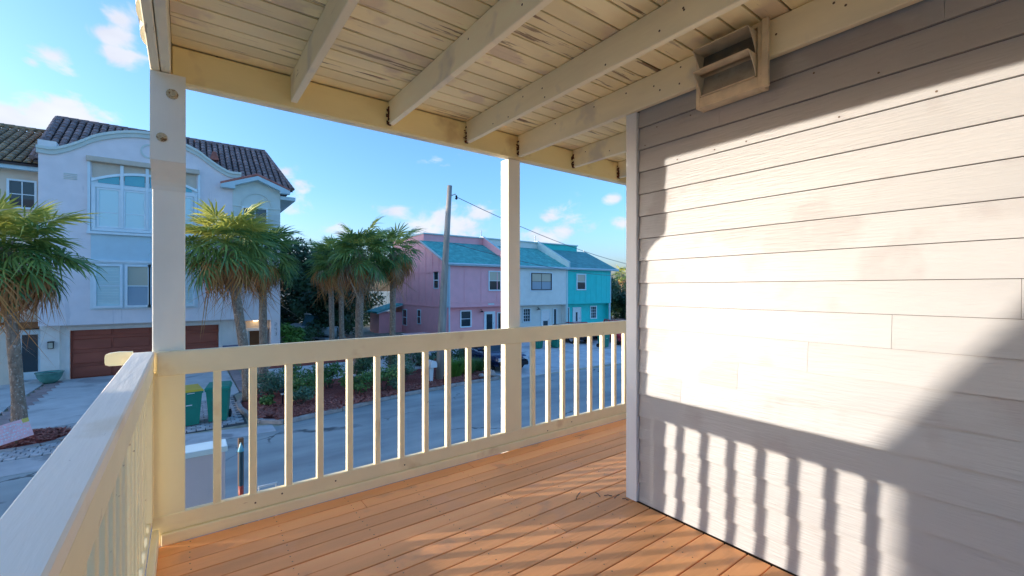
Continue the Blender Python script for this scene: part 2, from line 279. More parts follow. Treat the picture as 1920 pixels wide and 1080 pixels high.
def asphalt():
    m = bpy.data.materials.new('road_asphalt'); nt, N, L = nodes(m)
    out = N.new('ShaderNodeOutputMaterial'); b = N.new('ShaderNodeBsdfPrincipled'); b.inputs['Roughness'].default_value = .85
    tc = N.new('ShaderNodeTexCoord')
    n1 = N.new('ShaderNodeTexNoise'); n1.inputs['Scale'].default_value = .5; n1.inputs['Detail'].default_value = 8; L.new(tc.outputs['Object'], n1.inputs['Vector'])
    n2 = N.new('ShaderNodeTexNoise'); n2.inputs['Scale'].default_value = 60; n2.inputs['Detail'].default_value = 4; L.new(tc.outputs['Object'], n2.inputs['Vector'])
    mp = N.new('ShaderNodeMapping'); mp.inputs['Scale'].default_value = (.35, 1.5, 1); mp.inputs['Rotation'].default_value = (0, 0, R(8)); L.new(tc.outputs['Object'], mp.inputs[0])
    n3 = N.new('ShaderNodeTexNoise'); n3.inputs['Scale'].default_value = 1.1; n3.inputs['Detail'].default_value = 6; L.new(mp.outputs[0], n3.inputs['Vector'])
    cr = N.new('ShaderNodeValToRGB'); cr.color_ramp.elements[0].position = .36; cr.color_ramp.elements[0].color = (.22, .245, .245, 1)
    cr.color_ramp.elements[1].position = .66; cr.color_ramp.elements[1].color = (.40, .44, .42, 1)
    ad = N.new('ShaderNodeMath'); ad.operation = 'MULTIPLY_ADD'; ad.inputs[1].default_value = .5; L.new(n1.outputs['Fac'], ad.inputs[0])
    h = N.new('ShaderNodeMath'); h.operation = 'MULTIPLY'; h.inputs[1].default_value = .5; L.new(n3.outputs['Fac'], h.inputs[0]); L.new(h.outputs[0], ad.inputs[2])
    L.new(ad.outputs[0], cr.inputs[0])
    # cracks
    dn = N.new('ShaderNodeTexNoise'); dn.inputs['Scale'].default_value = 1.6; dn.inputs['Detail'].default_value = 4; L.new(tc.outputs['Object'], dn.inputs['Vector'])
    va = N.new('ShaderNodeVectorMath'); va.operation = 'MULTIPLY_ADD'; va.inputs[1].default_value = (.9, .9, 0); L.new(dn.outputs['Color'], va.inputs[0]); L.new(tc.outputs['Object'], va.inputs[2])
    vo = N.new('ShaderNodeTexVoronoi'); vo.feature = 'DISTANCE_TO_EDGE'; vo.inputs['Scale'].default_value = .33; L.new(va.outputs[0], vo.inputs['Vector'])
    vr = N.new('ShaderNodeMapRange'); vr.inputs['From Min'].default_value = .004; vr.inputs['From Max'].default_value = .014; vr.inputs['To Min'].default_value = 1; vr.inputs['To Max'].default_value = 0
    L.new(vo.outputs['Distance'], vr.inputs['Value'])
    mk = N.new('ShaderNodeMapRange'); mk.inputs['From Min'].default_value = .53; mk.inputs['From Max'].default_value = .62; mk.inputs['To Max'].default_value = .8; L.new(n1.outputs['Fac'], mk.inputs['Value'])
    mm = N.new('ShaderNodeMath'); mm.operation = 'MULTIPLY'; L.new(vr.outputs[0], mm.inputs[0]); L.new(mk.outputs[0], mm.inputs[1])
    mx = N.new('ShaderNodeMix'); mx.data_type = 'RGBA'; mx.inputs[7].default_value = (.04, .045, .05, 1)
    L.new(mm.outputs[0], mx.inputs[0]); L.new(cr.outputs[0], mx.inputs[6]); L.new(mx.outputs[2], b.inputs['Base Color'])
    bp = N.new('ShaderNodeBump'); bp.inputs['Strength'].default_value = .5; bp.inputs['Distance'].default_value = .01; L.new(n2.outputs['Fac'], bp.inputs['Height']); L.new(bp.outputs[0], b.inputs['Normal'])
    L.new(b.outputs[0], out.inputs[0]); return m
M['asphalt'] = asphalt()

# ---------------------------------------------------------------- mesh helpers
class MB:
    def __init__(s): s.v = []; s.f = []; s.smooth = False
    def add(s, vs, fs):
        n = len(s.v); s.v += [tuple(p) for p in vs]; s.f += [tuple(i+n for i in q) for q in fs]; return s
    def box(s, x0, x1, y0, y1, z0, z1, c=0):
        x0, x1 = min(x0, x1), max(x0, x1); y0, y1 = min(y0, y1), max(y0, y1); z0, z1 = min(z0, z1), max(z0, z1)
        if not c:
            return s.add([(x0, y0, z0), (x1, y0, z0), (x1, y1, z0), (x0, y1, z0), (x0, y0, z1), (x1, y0, z1), (x1, y1, z1), (x0, y1, z1)],
                         [(0, 3, 2, 1), (4, 5, 6, 7), (0, 1, 5, 4), (1, 2, 6, 5), (2, 3, 7, 6), (3, 0, 4, 7)])
        vs = []; idx = {}
        for i, (X, sx) in enumerate(((x0, 1), (x1, -1))):
            for j, (Y, sy) in enumerate(((y0, 1), (y1, -1))):
                for k, (Z, sz) in enumerate(((z0, 1), (z1, -1))):
                    for a in range(3):
                        p = [X+sx*c, Y+sy*c, Z+sz*c]; p[a] = (X, Y, Z)[a]
                        idx[(i, j, k, a)] = len(vs); vs.append(tuple(p))
        g = lambda i, j, k, a: idx[(i, j, k, a)]
        fs = []
        for i in (0, 1): q = [g(i, 0, 0, 0), g(i, 1, 0, 0), g(i, 1, 1, 0), g(i, 0, 1, 0)]; fs.append(q if i else q[::-1])
        for j in (0, 1): q = [g(0, j, 0, 1), g(1, j, 0, 1), g(1, j, 1, 1), g(0, j, 1, 1)]; fs.append(q[::-1] if j else q)
        for k in (0, 1): q = [g(0, 0, k, 2), g(1, 0, k, 2), g(1, 1, k, 2), g(0, 1, k, 2)]; fs.append(q if k else q[::-1])
        for j in (0, 1):
            for k in (0, 1): fs.append([g(0, j, k, 1), g(1, j, k, 1), g(1, j, k, 2), g(0, j, k, 2)])
        for i in (0, 1):
            for k in (0, 1): fs.append([g(i, 0, k, 0), g(i, 1, k, 0), g(i, 1, k, 2), g(i, 0, k, 2)])
        for i in (0, 1):
            for j in (0, 1): fs.append([g(i, j, 0, 0), g(i, j, 1, 0), g(i, j, 1, 1), g(i, j, 0, 1)])
        for i in (0, 1):
            for j in (0, 1):
                for k in (0, 1): fs.append([g(i, j, k, 0), g(i, j, k, 1), g(i, j, k, 2)])
        return s.add(vs, fs)
    def prism(s, pts, h0, h1, axis='y'):       # pts: 2-D outline; extruded along axis
        def P(p, h):
            if axis == 'y': return (p[0], h, p[1])
            if axis == 'x': return (h, p[0], p[1])
            return (p[0], p[1], h)
        n = len(pts)
        vs = [P(p, h0) for p in pts]+[P(p, h1) for p in pts]
        return s.add(vs, [tuple(range(n)), tuple(range(2*n-1, n-1, -1))]+[(i, i+n, (i+1) % n+n, (i+1) % n) for i in range(n)])
    def tube(s, pts, rad, n=8, cap=True):
        pts = [Vector(p) for p in pts]; rings = []
        if not hasattr(rad, '__len__'): rad = [rad]*len(pts)
        base = len(s.v)
        for i, p in enumerate(pts):
            t = (pts[min(i+1, len(pts)-1)]-pts[max(i-1, 0)]).normalized()
            u = t.orthogonal().normalized() if abs(t.z) < .9 else Vector((1, 0, 0)).cross(t).normalized()
            w = t.cross(u).normalized()
            for k in range(n):
                a = 2*PI*k/n; s.v.append(tuple(p+(u*math.cos(a)+w*math.sin(a))*rad[i]))
        for i in range(len(pts)-1):
            for k in range(n):
                a = base+i*n+k; b = base+i*n+(k+1) % n; s.f.append((a, b, b+n, a+n))
        if cap:
            s.f.append(tuple(base+k for k in range(n))[::-1]); s.f.append(tuple(base+(len(pts)-1)*n+k for k in range(n)))
        return s
    def lathe(s, prof, cx=0, cy=0, n=20):
        base = len(s.v)
        for r, z in prof:
            for k in range(n): a = 2*PI*k/n; s.v.append((cx+r*math.cos(a), cy+r*math.sin(a), z))
        for i in range(len(prof)-1):
            for k in range(n):
                a = base+i*n+k; b = base+i*n+(k+1) % n; s.f.append((a, b, b+n, a+n))
        return s
    def mesh(s, name, m, smooth=False):
        me = bpy.data.meshes.new(name); me.from_pydata(s.v, [], s.f); me.materials.append(m); me.update()
        if smooth:
            for p in me.polygons: p.use_smooth = True
        return me
    def build(s, name, m, parent=None, smooth=False, world=False, kind=None, label=None):
        if world and parent is not None:
            l = parent['_o'] if '_o' in parent else tuple(parent.location)
            q = parent
            s.v = [(a-l[0], b-l[1], c-l[2]) for a, b, c in s.v]
        o = bpy.data.objects.new(name, s.mesh(name, m, smooth)); COL.objects.link(o)
        if parent is not None: o.parent = parent
        if kind: o['kind'] = kind
        if label: o['label'] = label
        return o
def tag(o, label, cat, group=None):
    o['label'] = label; o['category'] = cat
    if group: o['group'] = group
    return o
def thing(name, label, cat, loc=(0, 0, 0), rz=0, group=None):
    o = bpy.data.objects.new(name, None); COL.objects.link(o); o.location = loc; o.rotation_euler = (0, 0, rz); o.empty_display_size = .1
    return tag(o, label, cat, group)
def setting(name, loc=(0, 0, 0)):
    o = bpy.data.objects.new(name, None); COL.objects.link(o); o.location = loc; o['kind'] = 'structure'; o.empty_display_size = .1; return o
def inst(name, me, parent, loc=(0, 0, 0), rot=(0, 0, 0), scale=(1, 1, 1)):
    o = bpy.data.objects.new(name, me); COL.objects.link(o); o.parent = parent; o.location = loc; o.rotation_euler = rot; o.scale = scale; return o
def copy_thing(src, loc, rz=0, label=None, group=None, scale=None):
    r = src.copy(); COL.objects.link(r); r.location = loc; r.rotation_euler = (0, 0, rz)
    if scale: r.scale = scale
    if label: r['label'] = label
    if group: r['group'] = group
    for ch in src.children:
        c = ch.copy(); COL.objects.link(c); c.parent = r
        for g in ch.children:
            d = g.copy(); COL.objects.link(d); d.parent = c
    return r
def shaped(name, mesh_obj): return mesh_obj

ZG = -2.55

# ================================================================ GROUND, ROAD
ground = MB().add([(-300, -300, ZG), (600, -300, ZG), (600, 700, ZG), (-300, 700, ZG)], [(0, 1, 2, 3)]).build('ground', M['grass']); ground['kind'] = 'structure'
curb = [(-60, 14.0), (-8, 14.1), (-3, 14.15), (1.2, 14.0), (2.1, 13.9), (2.7, 14.07), (4.0, 14.36), (5.12, 14.70), (6.4, 15.02), (8.0, 15.2), (9.33, 15.39), (10.8, 15.36), (12.5, 15.05), (17, 14.7), (40, 14.2), (120, 13)]
zr = ZG+.004
vs = []; fs = []
for x, y in curb: vs += [(x, 4.6, zr), (x, y, zr)]
for i in range(len(curb)-1): fs.append((2*i, 2*i+2, 2*i+3, 2*i+1))
road = MB().add(vs, fs).build('road', M['asphalt']); road['kind'] = 'structure'
# near kerb strip of our own building's drive
nd = MB().box(-8, 30, 3.2, 4.55, ZG, ZG+.06).build('pavement', M['concrete']); nd['kind'] = 'structure'

def strip(name, m, line0, line1, z, h, parent=None):
    mb = MB(); n = len(line0)
    for i in range(n-1):
        a, b = line0[i], line0[i+1]; c, d = line1[i+1], line1[i]
        q = [a, b, c, d]
        mb.add([(p[0], p[1], z) for p in q]+[(p[0], p[1], z+h) for p in q], [(0, 3, 2, 1), (4, 5, 6, 7), (0, 1, 5, 4), (1, 2, 6, 5), (2, 3, 7, 6), (3, 0, 4, 7)])
    return mb.build(name, m, parent)
gl = [(-60, 13.35), (-8, 13.45), (-3, 13.55), (0, 13.5), (2.0, 13.45)]
gu = [(-60, 14.55), (-8, 14.6), (-3, 14.7), (0, 14.55), (2.0, 14.15)]
g = strip('gutter', M['gutter'], gl, gu, ZG-.01, .03); g['kind'] = 'structure'
# driveway in front of the garages: slabs with joints
dv = setting('driveway', (0, 20, ZG))
def slab(poly, h=.05, m='concrete', name='slab', par=None):
    mb = MB(); n = len(poly)
    mb.add([(p[0], p[1]-20, -.02) for p in poly]+[(p[0], p[1]-20, h) for p in poly], [tuple(range(n, 2*n))]+[(i, (i+1) % n, (i+1) % n+n, i+n) for i in range(n)])
    return mb.build(name, M[m], par or dv)
def edgeY(x): return 17.3+(x+3.4)*.28 if x > -3.4 else 17.3+(x+3.4)*.1
slab([(-4.02, 18.15), (-3.35, edgeY(-3.35)), (-1.2, edgeY(-1.2)), (-1.2, 21.9), (-4.15, 21.9)])
slab([(-1.18, edgeY(-1.18)), (1.28, edgeY(1.28)), (1.62, 19.2), (1.60, 21.9), (-1.18, 21.9)])
slab([(-4.15, 21.93), (-1.2, 21.93), (-1.2, 26.2), (-4.1, 26.2)])
slab([(-1.18, 21.93), (1.60, 21.93), (1.58, 26.2), (-1.18, 26.2)])
slab([(-8.9, 21.3), (-4.62, 21.3), (-4.6, 26.3), (-8.9, 26.3)]); slab([(-8.9, 16.9), (-4.4, 17.2), (-4.62, 21.27), (-8.9, 21.27)])
for i in range(14):     # band of pink pavers between the two drives
    y0 = 17.35+i*.62
    slab([(-4.40, y0), (-3.98 if i else -3.6, y0), (-4.16, y0+.6), (-4.58, y0+.6)], .055, 'pinkpaver', 'paver')
for i in range(9):
    y0 = 19.3+i*.75
    slab([(1.66, y0), (2.02, y0), (2.02, y0+.73), (1.66, y0+.73)], .055, 'pinkpaver', 'paver')
slab([(3.2, 19.75), (8.2, 19.5), (8.8, 23.6), (3.2, 23.8)], .05)
# right-hand parking court in front of the coloured townhouses
court = setting('parking_court', (0, 20, ZG))
for ix in range(9):
    for iy in range(3):
        x0 = 11.2+ix*3.2; y0 = 15.1+iy*4.7+(-.25 if iy == 0 and ix > 1 else 0)
        slab([(x0, y0 if iy == 0 else y0), (x0+3.18, y0), (x0+3.18, 15.1+(iy+1)*4.7-.02), (x0, 15.1+(iy+1)*4.7-.02)], .03, 'concrete', 'slab', court)
slab([(8.9, 19.6), (11.18, 19.6), (11.18, 29), (8.9, 29)], .03, 'concrete', 'slab', court)

# paver apron: 300 nearest pavers are parts, the rest joined
apron = setting('paver_apron', (0, 16, ZG))
MB().add([(-9, -1.35, .008), (1.45, -1.35, .008), (1.45, 3.0, .008), (-9, 1.3, .008)], [(0, 1, 2, 3)]).build('paver_bed', M['paver_joint'], apron)
pm = MB().box(-.092, .092, -.070, .070, 0, .036, .006).mesh('paver', M['paver'])
cells = []
PC = (-3.45, 16.40)
for r in range(24):
    y = 14.78+r*.162
    for c in range(50):
        x = -8.8+c*.208+(r % 2)*.104
        if y > edgeY(x)-.07 or x > 1.36 or (x > .95 and y < 14.9): continue
        if ((x-PC[0])/1.25)**2+((y-PC[1])/.95)**2 < 1: continue
        cells.append((x, y))
vis = [c for c in cells if -4.2 < c[0] < -2.4 or c[0] > -.1]
vis.sort(key=lambda c: c[0]**2+c[1]**2); near = vis[:298]; ns_ = set(near)
random.seed(3)
for x, y in near: inst('paver', pm, apron, (x, y-16, .01+random.uniform(-.003, .004)), (0, 0, random.uniform(-.02, .02)))
mb = MB()
for x, y in cells:
    if (x, y) not in ns_: mb.box(x-.092, x+.092, y-16-.070, y-16+.070, .01, .043+random.uniform(-.003, .004))
mb.build('paver_field', M['paver'], apron, kind='stuff')

# planting bed by the street
bedo = [(1.75, 14.55), (2.3, 14.12), (4.0, 14.5), (5.12, 14.85), (6.4, 15.17), (8.0, 15.35), (9.33, 15.54), (10.8, 15.5), (11.1, 16.5), (11.0, 19.5), (2.1, 19.5), (1.75, 18.2), (1.45, 17.2), (1.45, 16.4), (1.55, 15.4)]
cx, cy = 6, 17
def heap(name, outline, c, z, m, hmax=.16, jit=.02, seed=1, parent=None):
    random.seed(seed); mb = MB(); n = len(outline); rings = 6
    vs = [];
    for r in range(rings+1):
        t = r/rings
        for x, y in outline:
            X = c[0]+(x-c[0])*(1-t)**.9; Y = c[1]+(y-c[1])*(1-t)**.9
            vs.append((X, Y, z+hmax*math.sin(t*PI/2)+random.uniform(-jit, jit)*(t > 0)))
    fs = [(r*n+i, r*n+(i+1) % n, (r+1)*n+(i+1) % n, (r+1)*n+i) for r in range(rings) for i in range(n)]
    return mb.add(vs, fs).build(name, m, parent)
def densify(o, k=5):
    q = []
    for i in range(len(o)):
        a, b = o[i], o[(i+1) % len(o)]
        for j in range(k): t = j/k; q.append((a[0]+(b[0]-a[0])*t, a[1]+(b[1]-a[1])*t))
    return q
bed = heap('mulch_bed', densify(bedo), (6, 17), ZG+.05, M['mulch'], .14); bed['kind'] = 'structure'
pb = [(PC[0]+1.05*math.cos(a*PI/12), PC[1]+.78*math.sin(a*PI/12)) for a in range(24)]
pbed = heap('planter_bed', pb, PC, ZG+.05, M['mulch'], .16, .03, 4); pbed['kind'] = 'structure'
bk = heap('rear_mulch_bed', densify([(3.2, 24), (9, 23.8), (9, 27.5), (4.4, 27.5)]), (6, 25.6), ZG+.02, M['mulch'], .12); bk['kind'] = 'structure'
# kerb stones round both beds: separate blocks
kb = setting('bed_kerb', (0, 16, ZG))
def kerb_run(pts, w, h, step, m='kerb', nm='kerb_stone'):
    random.seed(11)
    acc = 0; L_ = []
    for i in range(len(pts)-1):
        a = Vector(pts[i]); b = Vector(pts[i+1]); d = (b-a).length; k = max(1, round(d/step))
        for j in range(k):
            p0 = a+(b-a)*(j/k); p1 = a+(b-a)*((j+1)/k); t = (p1-p0); l = t.length-.012; an = math.atan2(t.y, t.x); c = (p0+p1)/2
            me = MB().box(-l/2, l/2, -w/2, w/2, 0, h+random.uniform(-.01, .01), .015).mesh(nm, M[m])
            inst(nm, me, kb, (c.x, c.y-16, 0), (0, 0, an))
kerb_run([(1.78, 14.5), (1.55, 15.4), (1.42, 16.4), (1.42, 17.2), (1.72, 18.2), (2.06, 19.2)], .14, .13, .45)
kerb_run([(1.78, 14.5), (2.3, 14.06), (4.0, 14.42), (5.12, 14.78), (6.4, 15.10), (8.0, 15.28), (9.33, 15.47), (10.8, 15.42)], .15, .12, .8)
ring = [(PC[0]+1.16*math.cos(a*PI/9), PC[1]+.88*math.sin(a*PI/9)) for a in range(19)]
kerb_run(ring, .2, .07, .45)
# loose mulch chips
random.seed(21); mb = MB()
def chips(mb, n, fx):
    for _ in range(n):
        x, y, z = fx(); s = random.uniform(.02, .055); a = random.uniform(0, PI); t = random.uniform(-.5, .5)
        u = Vector((math.cos(a), math.sin(a), t))*s; w = Vector((-math.sin(a), math.cos(a), random.uniform(-.4, .4)))*s*.4; c = Vector((x, y, z))
        mb.add([c-u-w, c+u-w, c+u+w, c-u+w], [(0, 1, 2, 3)])
def f1():
    x = random.uniform(1.7, 10.9); i = 0
    for k in range(4, 11):
        if curb[k][0] <= x <= curb[k+1][0]: i = k
    yb = curb[i][1]+.2 if x > 2.1 else 14.6
    return x, yb+abs(random.gauss(0, .9)), ZG+.12+random.uniform(0, .05)
chips(mb, 7000, f1)
def f2():
    a = random.uniform(0, 2*PI); r = math.sqrt(random.random()); return PC[0]+1.02*r*math.cos(a), PC[1]+.76*r*math.sin(a), ZG+.09+.12*(1-r)+random.uniform(0, .04)
chips(mb, 1600, f2)
ch = mb.build('mulch_chips', LC); tag(ch, 'loose red-brown bark chips scattered over the beds', 'mulch'); ch['kind'] = 'stuff'

# ================================================================ DECK
deck = setting('deck_floor', (0, 0, 0))
MB().box(-.13, 5.2, -3.2, 2.99, -.26, -.045).build('deck_frame', M['gap'], deck)
random.seed(5)
PITCH = .1165
y = 2.93
k = 0
while y > -3.1:
    y0 = y-PITCH; xe = 5.15 if y0 > 1.68 else 2.295
    dz = random.uniform(-.0015, .0015)
    cuts = [-.125, xe]
    if k % 4 == 1: cuts = [-.125, random.choice([1.1, 1.7, .9]), xe]
    if k == 0: cuts = [-.125, 1.75, xe]
    for a, b in zip(cuts[:-1], cuts[1:]):
        MB().box(a+.001, b-.001, y0+.0028, y-.0028, -.045+dz, dz, .0025).build('floor_board', M['deck'], deck)
    y = y0; k += 1
# screw heads in rows over the joists
sm = MB(); y = 2.93; random.seed(77)
while y > -.5:
    for x in [.02+.405*i for i in range(13)]:
        if x > (5.1 if y > 1.8 else 2.27): continue
        for dy in (.03, .087):
            X = x+random.uniform(-.006, .006); Y = y-dy+random.uniform(-.004, .004); r = .0038
            sm.add([(X+r*math.cos(k*PI/3), Y+r*math.sin(k*PI/3), .0018) for k in range(6)], [tuple(range(6))])
    y -= PITCH
sm.build('screw_heads', M['nail'], deck, kind='stuff')
# knots and debris
tw = MB()
for (x, yy, a, l) in ((2.05, 2.02, .5, .05), (2.16, 1.95, 1.2, .03), (2.20, 1.90, 2.4, .025), (2.24, 1.86, .2, .03), (2.25, 1.80, 1.9, .02)):
    tw.tube([(x-math.cos(a)*l, yy-math.sin(a)*l, .006), (x, yy, .012), (x+math.cos(a)*l, yy+math.sin(a)*l, .006)], .003, 5)
tag(tw.build('dry_twigs', M['driftwood']), 'a few dry twigs lying on the deck by the wall corner', 'twigs')['kind'] = 'stuff'

# ================================================================ CORNER POST, MID POST
cp = thing('porch_post', 'cream corner post with two bolts and a thicker bracketed top, where the railings meet', 'post', (-.068, 3.05, 0), group='porch posts')
MB().box(-.138, .002, 2.982, 3.12, -.3, 2.455, .004).build('shaft', M['post'], cp, world=True)
prof = []
zt = 2.455; z1 = 2.005; z2 = 1.875; yf = 2.852; yb = 2.981
prof = [(yb, zt), (yf, zt), (yf, z1)]
for i in range(1, 9):
    a = i/8; prof.append((yf+(yb-yf)*math.sin(a*PI/2)**1.3, z1-(z1-z2)*(1-math.cos(a*PI/2))**.9))
MB().prism(prof, -.141, .004, 'x').build('bracket', M['post'], cp, world=True)
MB().box(-.137, .0015, 2.951, 2.981, 0, .905, .003).build('base_board', M['post2'], cp, world=True)
def bolt(x, y, z, par, k_=1.2):
    mb = MB(); n = 16
    for r, d0, d1 in ((.019*k_, 0, .004), (.011*k_, .004, .013)):
        pts = [(x+r*math.cos(2*PI*k/n), z+r*math.sin(2*PI*k/n)) for k in range(n if r > .015 else 6)]
        if len(pts) == 6: pts = [(x+r*math.cos(PI*k/3), z+r*math.sin(PI*k/3)) for k in range(6)]
        mb.prism(pts, y-d1, y-d0)
    mb.build('bolt', M['bolt'], par, world=True)
bolt(-.052, 2.852, 2.352, cp, 1.35); bolt(-.094, 2.852, 2.122, cp)
mp_ = thing('porch_post', 'slim cream middle post, sunlit on its left side, halfway along the far railing', 'post', (2.25, 3.03, 0), group='porch posts')
MB().box(2.192, 2.318, 2.981, 3.092, -.3, 2.455, .004).build('shaft', M['post'], mp_, world=True)
MB().box(2.135, 2.309, 2.948, 2.979, 0.10, .888, .003).build('base_board', M['post2'], mp_, world=True)

# ================================================================ RAILINGS
fr = thing('railing', 'cream far railing facing the street, from the corner post to the siding wall', 'railing', (2.3, 2.96, 0))
MB().box(-.118, 5.15, 2.942, 2.980, .889, 1.018, .004).build('top_rail', M['rail'], fr, world=True)
MB().box(-.137, 5.15, 2.945, 2.980, .062, .152, .004).build('bottom_rail', M['rail'], fr, world=True)
MB().box(-.10, 5.15, 2.928, 2.966, .0, .060, .004).build('kick_board', M['rail'], fr, world=True)
bal = MB().box(-.019, .019, -.019, .019, 0, .746, .003).mesh('baluster', M['rail'])
xs = [.146, .320, .510, .689, .874, 1.059, 1.235, 1.422, 1.608, 1.790, 1.971, 2.446, 2.628, 2.806, 2.990, 3.170, 3.348, 3.527, 3.689, 3.87, 4.05, 4.23, 4.41, 4.6, 4.78, 4.96]
for x in xs: inst('baluster', bal, fr, (x-2.3, 2.968-2.96, .147))
for x, z in ((.47, .115), (.33, .10), (.78, .11), (1.25, .10), (2.6, .08), (2.9, .105)):
    o = MB().lathe([(.0001, 0), (.005, 0), (.005, .002), (.0001, .003)], 0, 0, 8).build('nail', M['nail'], fr)
    o.location = (x-2.3, 2.944-2.96, z); o.rotation_euler = (R(90), 0, 0)
# rounded stub of the rail board outside the corner
stub = []
for i in range(13):
    a = -PI/2+PI*i/12; stub.append((-.335+.03-.03*math.cos(a), .978+.036*math.sin(a)))
stub = stub[::-1]
stub = [(-.225, .942)]+[(-.30+.0*i, 0) for i in range(0)]+[(-.318, .944), (-.333, .951), (-.336, .965), (-.336, .99), (-.333, 1.003), (-.318, 1.010), (-.28, 1.014), (-.225, 1.010)]
MB().prism(stub, 3.1, 3.14).build('rail_end', M['rail'], fr, world=True, label='rounded end of the outer rail board')
lr = thing('railing', 'cream left railing running from the corner post towards the viewer, broad flat top', 'railing', (-.17, 0, 0))
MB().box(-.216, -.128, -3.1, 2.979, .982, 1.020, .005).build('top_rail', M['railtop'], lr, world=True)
MB().box(-.214, -.130, -3.1, 2.978, .893, .981, .003).build('rail_face', M['rail_y'], lr, world=True)
MB().box(-.200, -.140, -3.1, 2.978, .100, .150, .004).build('bottom_rail', M['rail_y'], lr, world=True)
MB().box(-.137, -.108, -3.1, 2.925, .0, .10, .004).build('kick_board', M['rail_y'], lr, world=True)
MB().box(-.212, -.132, 2.890, 2.950, .151, .892, .004).build('end_nailer', M['rail_y'], lr, world=True)
yy = 2.7765
bal2 = MB().box(-.019, .019, -.019, .019, 0, .75, .003).mesh('baluster', M['rail_y'])
while yy > -3.0:
    inst('baluster', bal2, lr, (0, yy, .147)); yy -= .148

# ================================================================ PORCH ROOF
pr = setting('porch_ceiling', (0, 0, 2.65))
random.seed(9)
y = 2.955; k = 0
while y > -3.2:
    y0 = y-.1165
    for a, b in (([(-.056, 5.2)]) if k % 3 else [(-.056, 1.74), (1.74, 5.2)]):
        MB().box(a, b, y0+.0052, y-.0052, 2.651+random.uniform(0, .002), 2.669, .002).build('ceiling_board', M['ceil'], pr, world=True)
    y = y0; k += 1
MB().box(-.14, 5.2, -3.2, 3.05, 2.672, 2.80).build('roof_deck', M['gap'], pr, world=True)
MB().box(-.2, 5.3, -3.2, 3.14, 2.801, 2.84).build('roof_sheet', M['metalroof'], pr, world=True)
fb = thing('porch_beam', 'yellowed cream beam along the street side of the porch roof', 'beam', (2.5, 2.96, 2.455))
MB().box(-.056, 5.2, 2.942, 2.979, 2.457, 2.645, .004).build('inner_board', M['beam'], fb, world=True)
MB().box(-.14, 5.2, 2.983, 3.03, 2.457, 2.795, .004).build('outer_board', M['joist'], fb, world=True)
lb = thing('porch_beam', 'cream doubled beam along the left edge of the porch roof above the left railing', 'beam', (-.1, 0, 2.455))
MB().box(-.098, -.058, -3.2, 2.941, 2.458, 2.795, .004).build('inner_board', M['joist'], lb, world=True)
MB().box(-.140, -.102, -3.2, 2.981, 2.456, 2.795, .004).build('outer_board', M['joist'], lb, world=True)
# scalloped roof edging on the outside of the left beam
sh = MB(); n = 0; yy = 2.93
while yy > -1.5:
    pts = []
    for i in range(9):
        a = PI*i/8; pts.append((-.150-.026*math.sin(a)-.0*a, yy-.115+.115*math.cos(a)))
    sh = MB(); q = [(-.142, yy)]+pts+[(-.142, yy-.23)]
    sh.prism(q, 2.60, 2.66, 'z'); sh.build('roof_edge_scallop', M['metalroof'], lb, world=True); yy -= .235
def joist(x0, x1, y0, y1, label, zb=2.487):
    t = thing('ceiling_joist', label, 'joist', ((x0+x1)/2, (y0+y1)/2, zb), group='joists under the porch ceiling')
    MB().box(x0, x1, y0, y1, zb, 2.6485, .004).build('joist_board', M['joist'], t, world=True); return t
def hanger(t, x, y=2.94):
    mb = MB(); random.seed(int(x*100))
    z = 2.490
    while z < 2.60:
        h = random.uniform(.006, .016)
        if random.random() < .72: r = random.uniform(.001, .006); mb.box(x-.0035-r*.4, x-.0008, y-.012-r*1.6, y-.002, z, z+h)
        if random.random() < .55: mb.box(x-.012-random.uniform(0, .010), x-.004, y-.0035, y-.001, z, z+h*.8)
        z += h
    mb.box(x-.006, x+.014, y-.016, y-.002, 2.481, 2.4855).box(x-.013, x-.002, y-.015, y-.002, 2.486, 2.500)
    mb.build('rusty_hanger', M['rust'], t, world=True)
JL = ['first cream joist from the corner post, flush against the beam, without rust', 'second joist from the corner post, rust-streaked at its beam end', 'third joist from the corner post, longest clean cream face with nail marks',
      'fourth joist, lying against the top of the siding wall behind the vent hood', 'fifth joist from the corner post, short length seen left of the wall corner', 'sixth joist, last small one seen beside the wall corner']
for i, x in enumerate([.515, 1.130, 1.750, 2.262, 2.910, 3.556]):
    y0 = -3.2 if i < 4 else 1.83
    t = joist(x, x+.038, y0, 2.940, JL[i], 2.487 if i != 3 else 2.470)
    if i: hanger(t, x)
    random.seed(40+i)
    for _ in range(10 if i in (2, 3, 4) else 3):
        yy = random.uniform(.6, 2.8); zz = random.uniform(2.51, 2.63)
        if i == 4 and yy < 1.9: continue
        o = MB().lathe([(.0001, .001), (.0055, .001), (.0001, .002)], 0, 0, 7).build('nail', M['nail'], t)
        o.location = (x-.0005-(x+.019), yy-(y0+2.94)/2, zz-(2.487 if i != 3 else 2.470)); o.rotation_euler = (0, R(-90), 0)

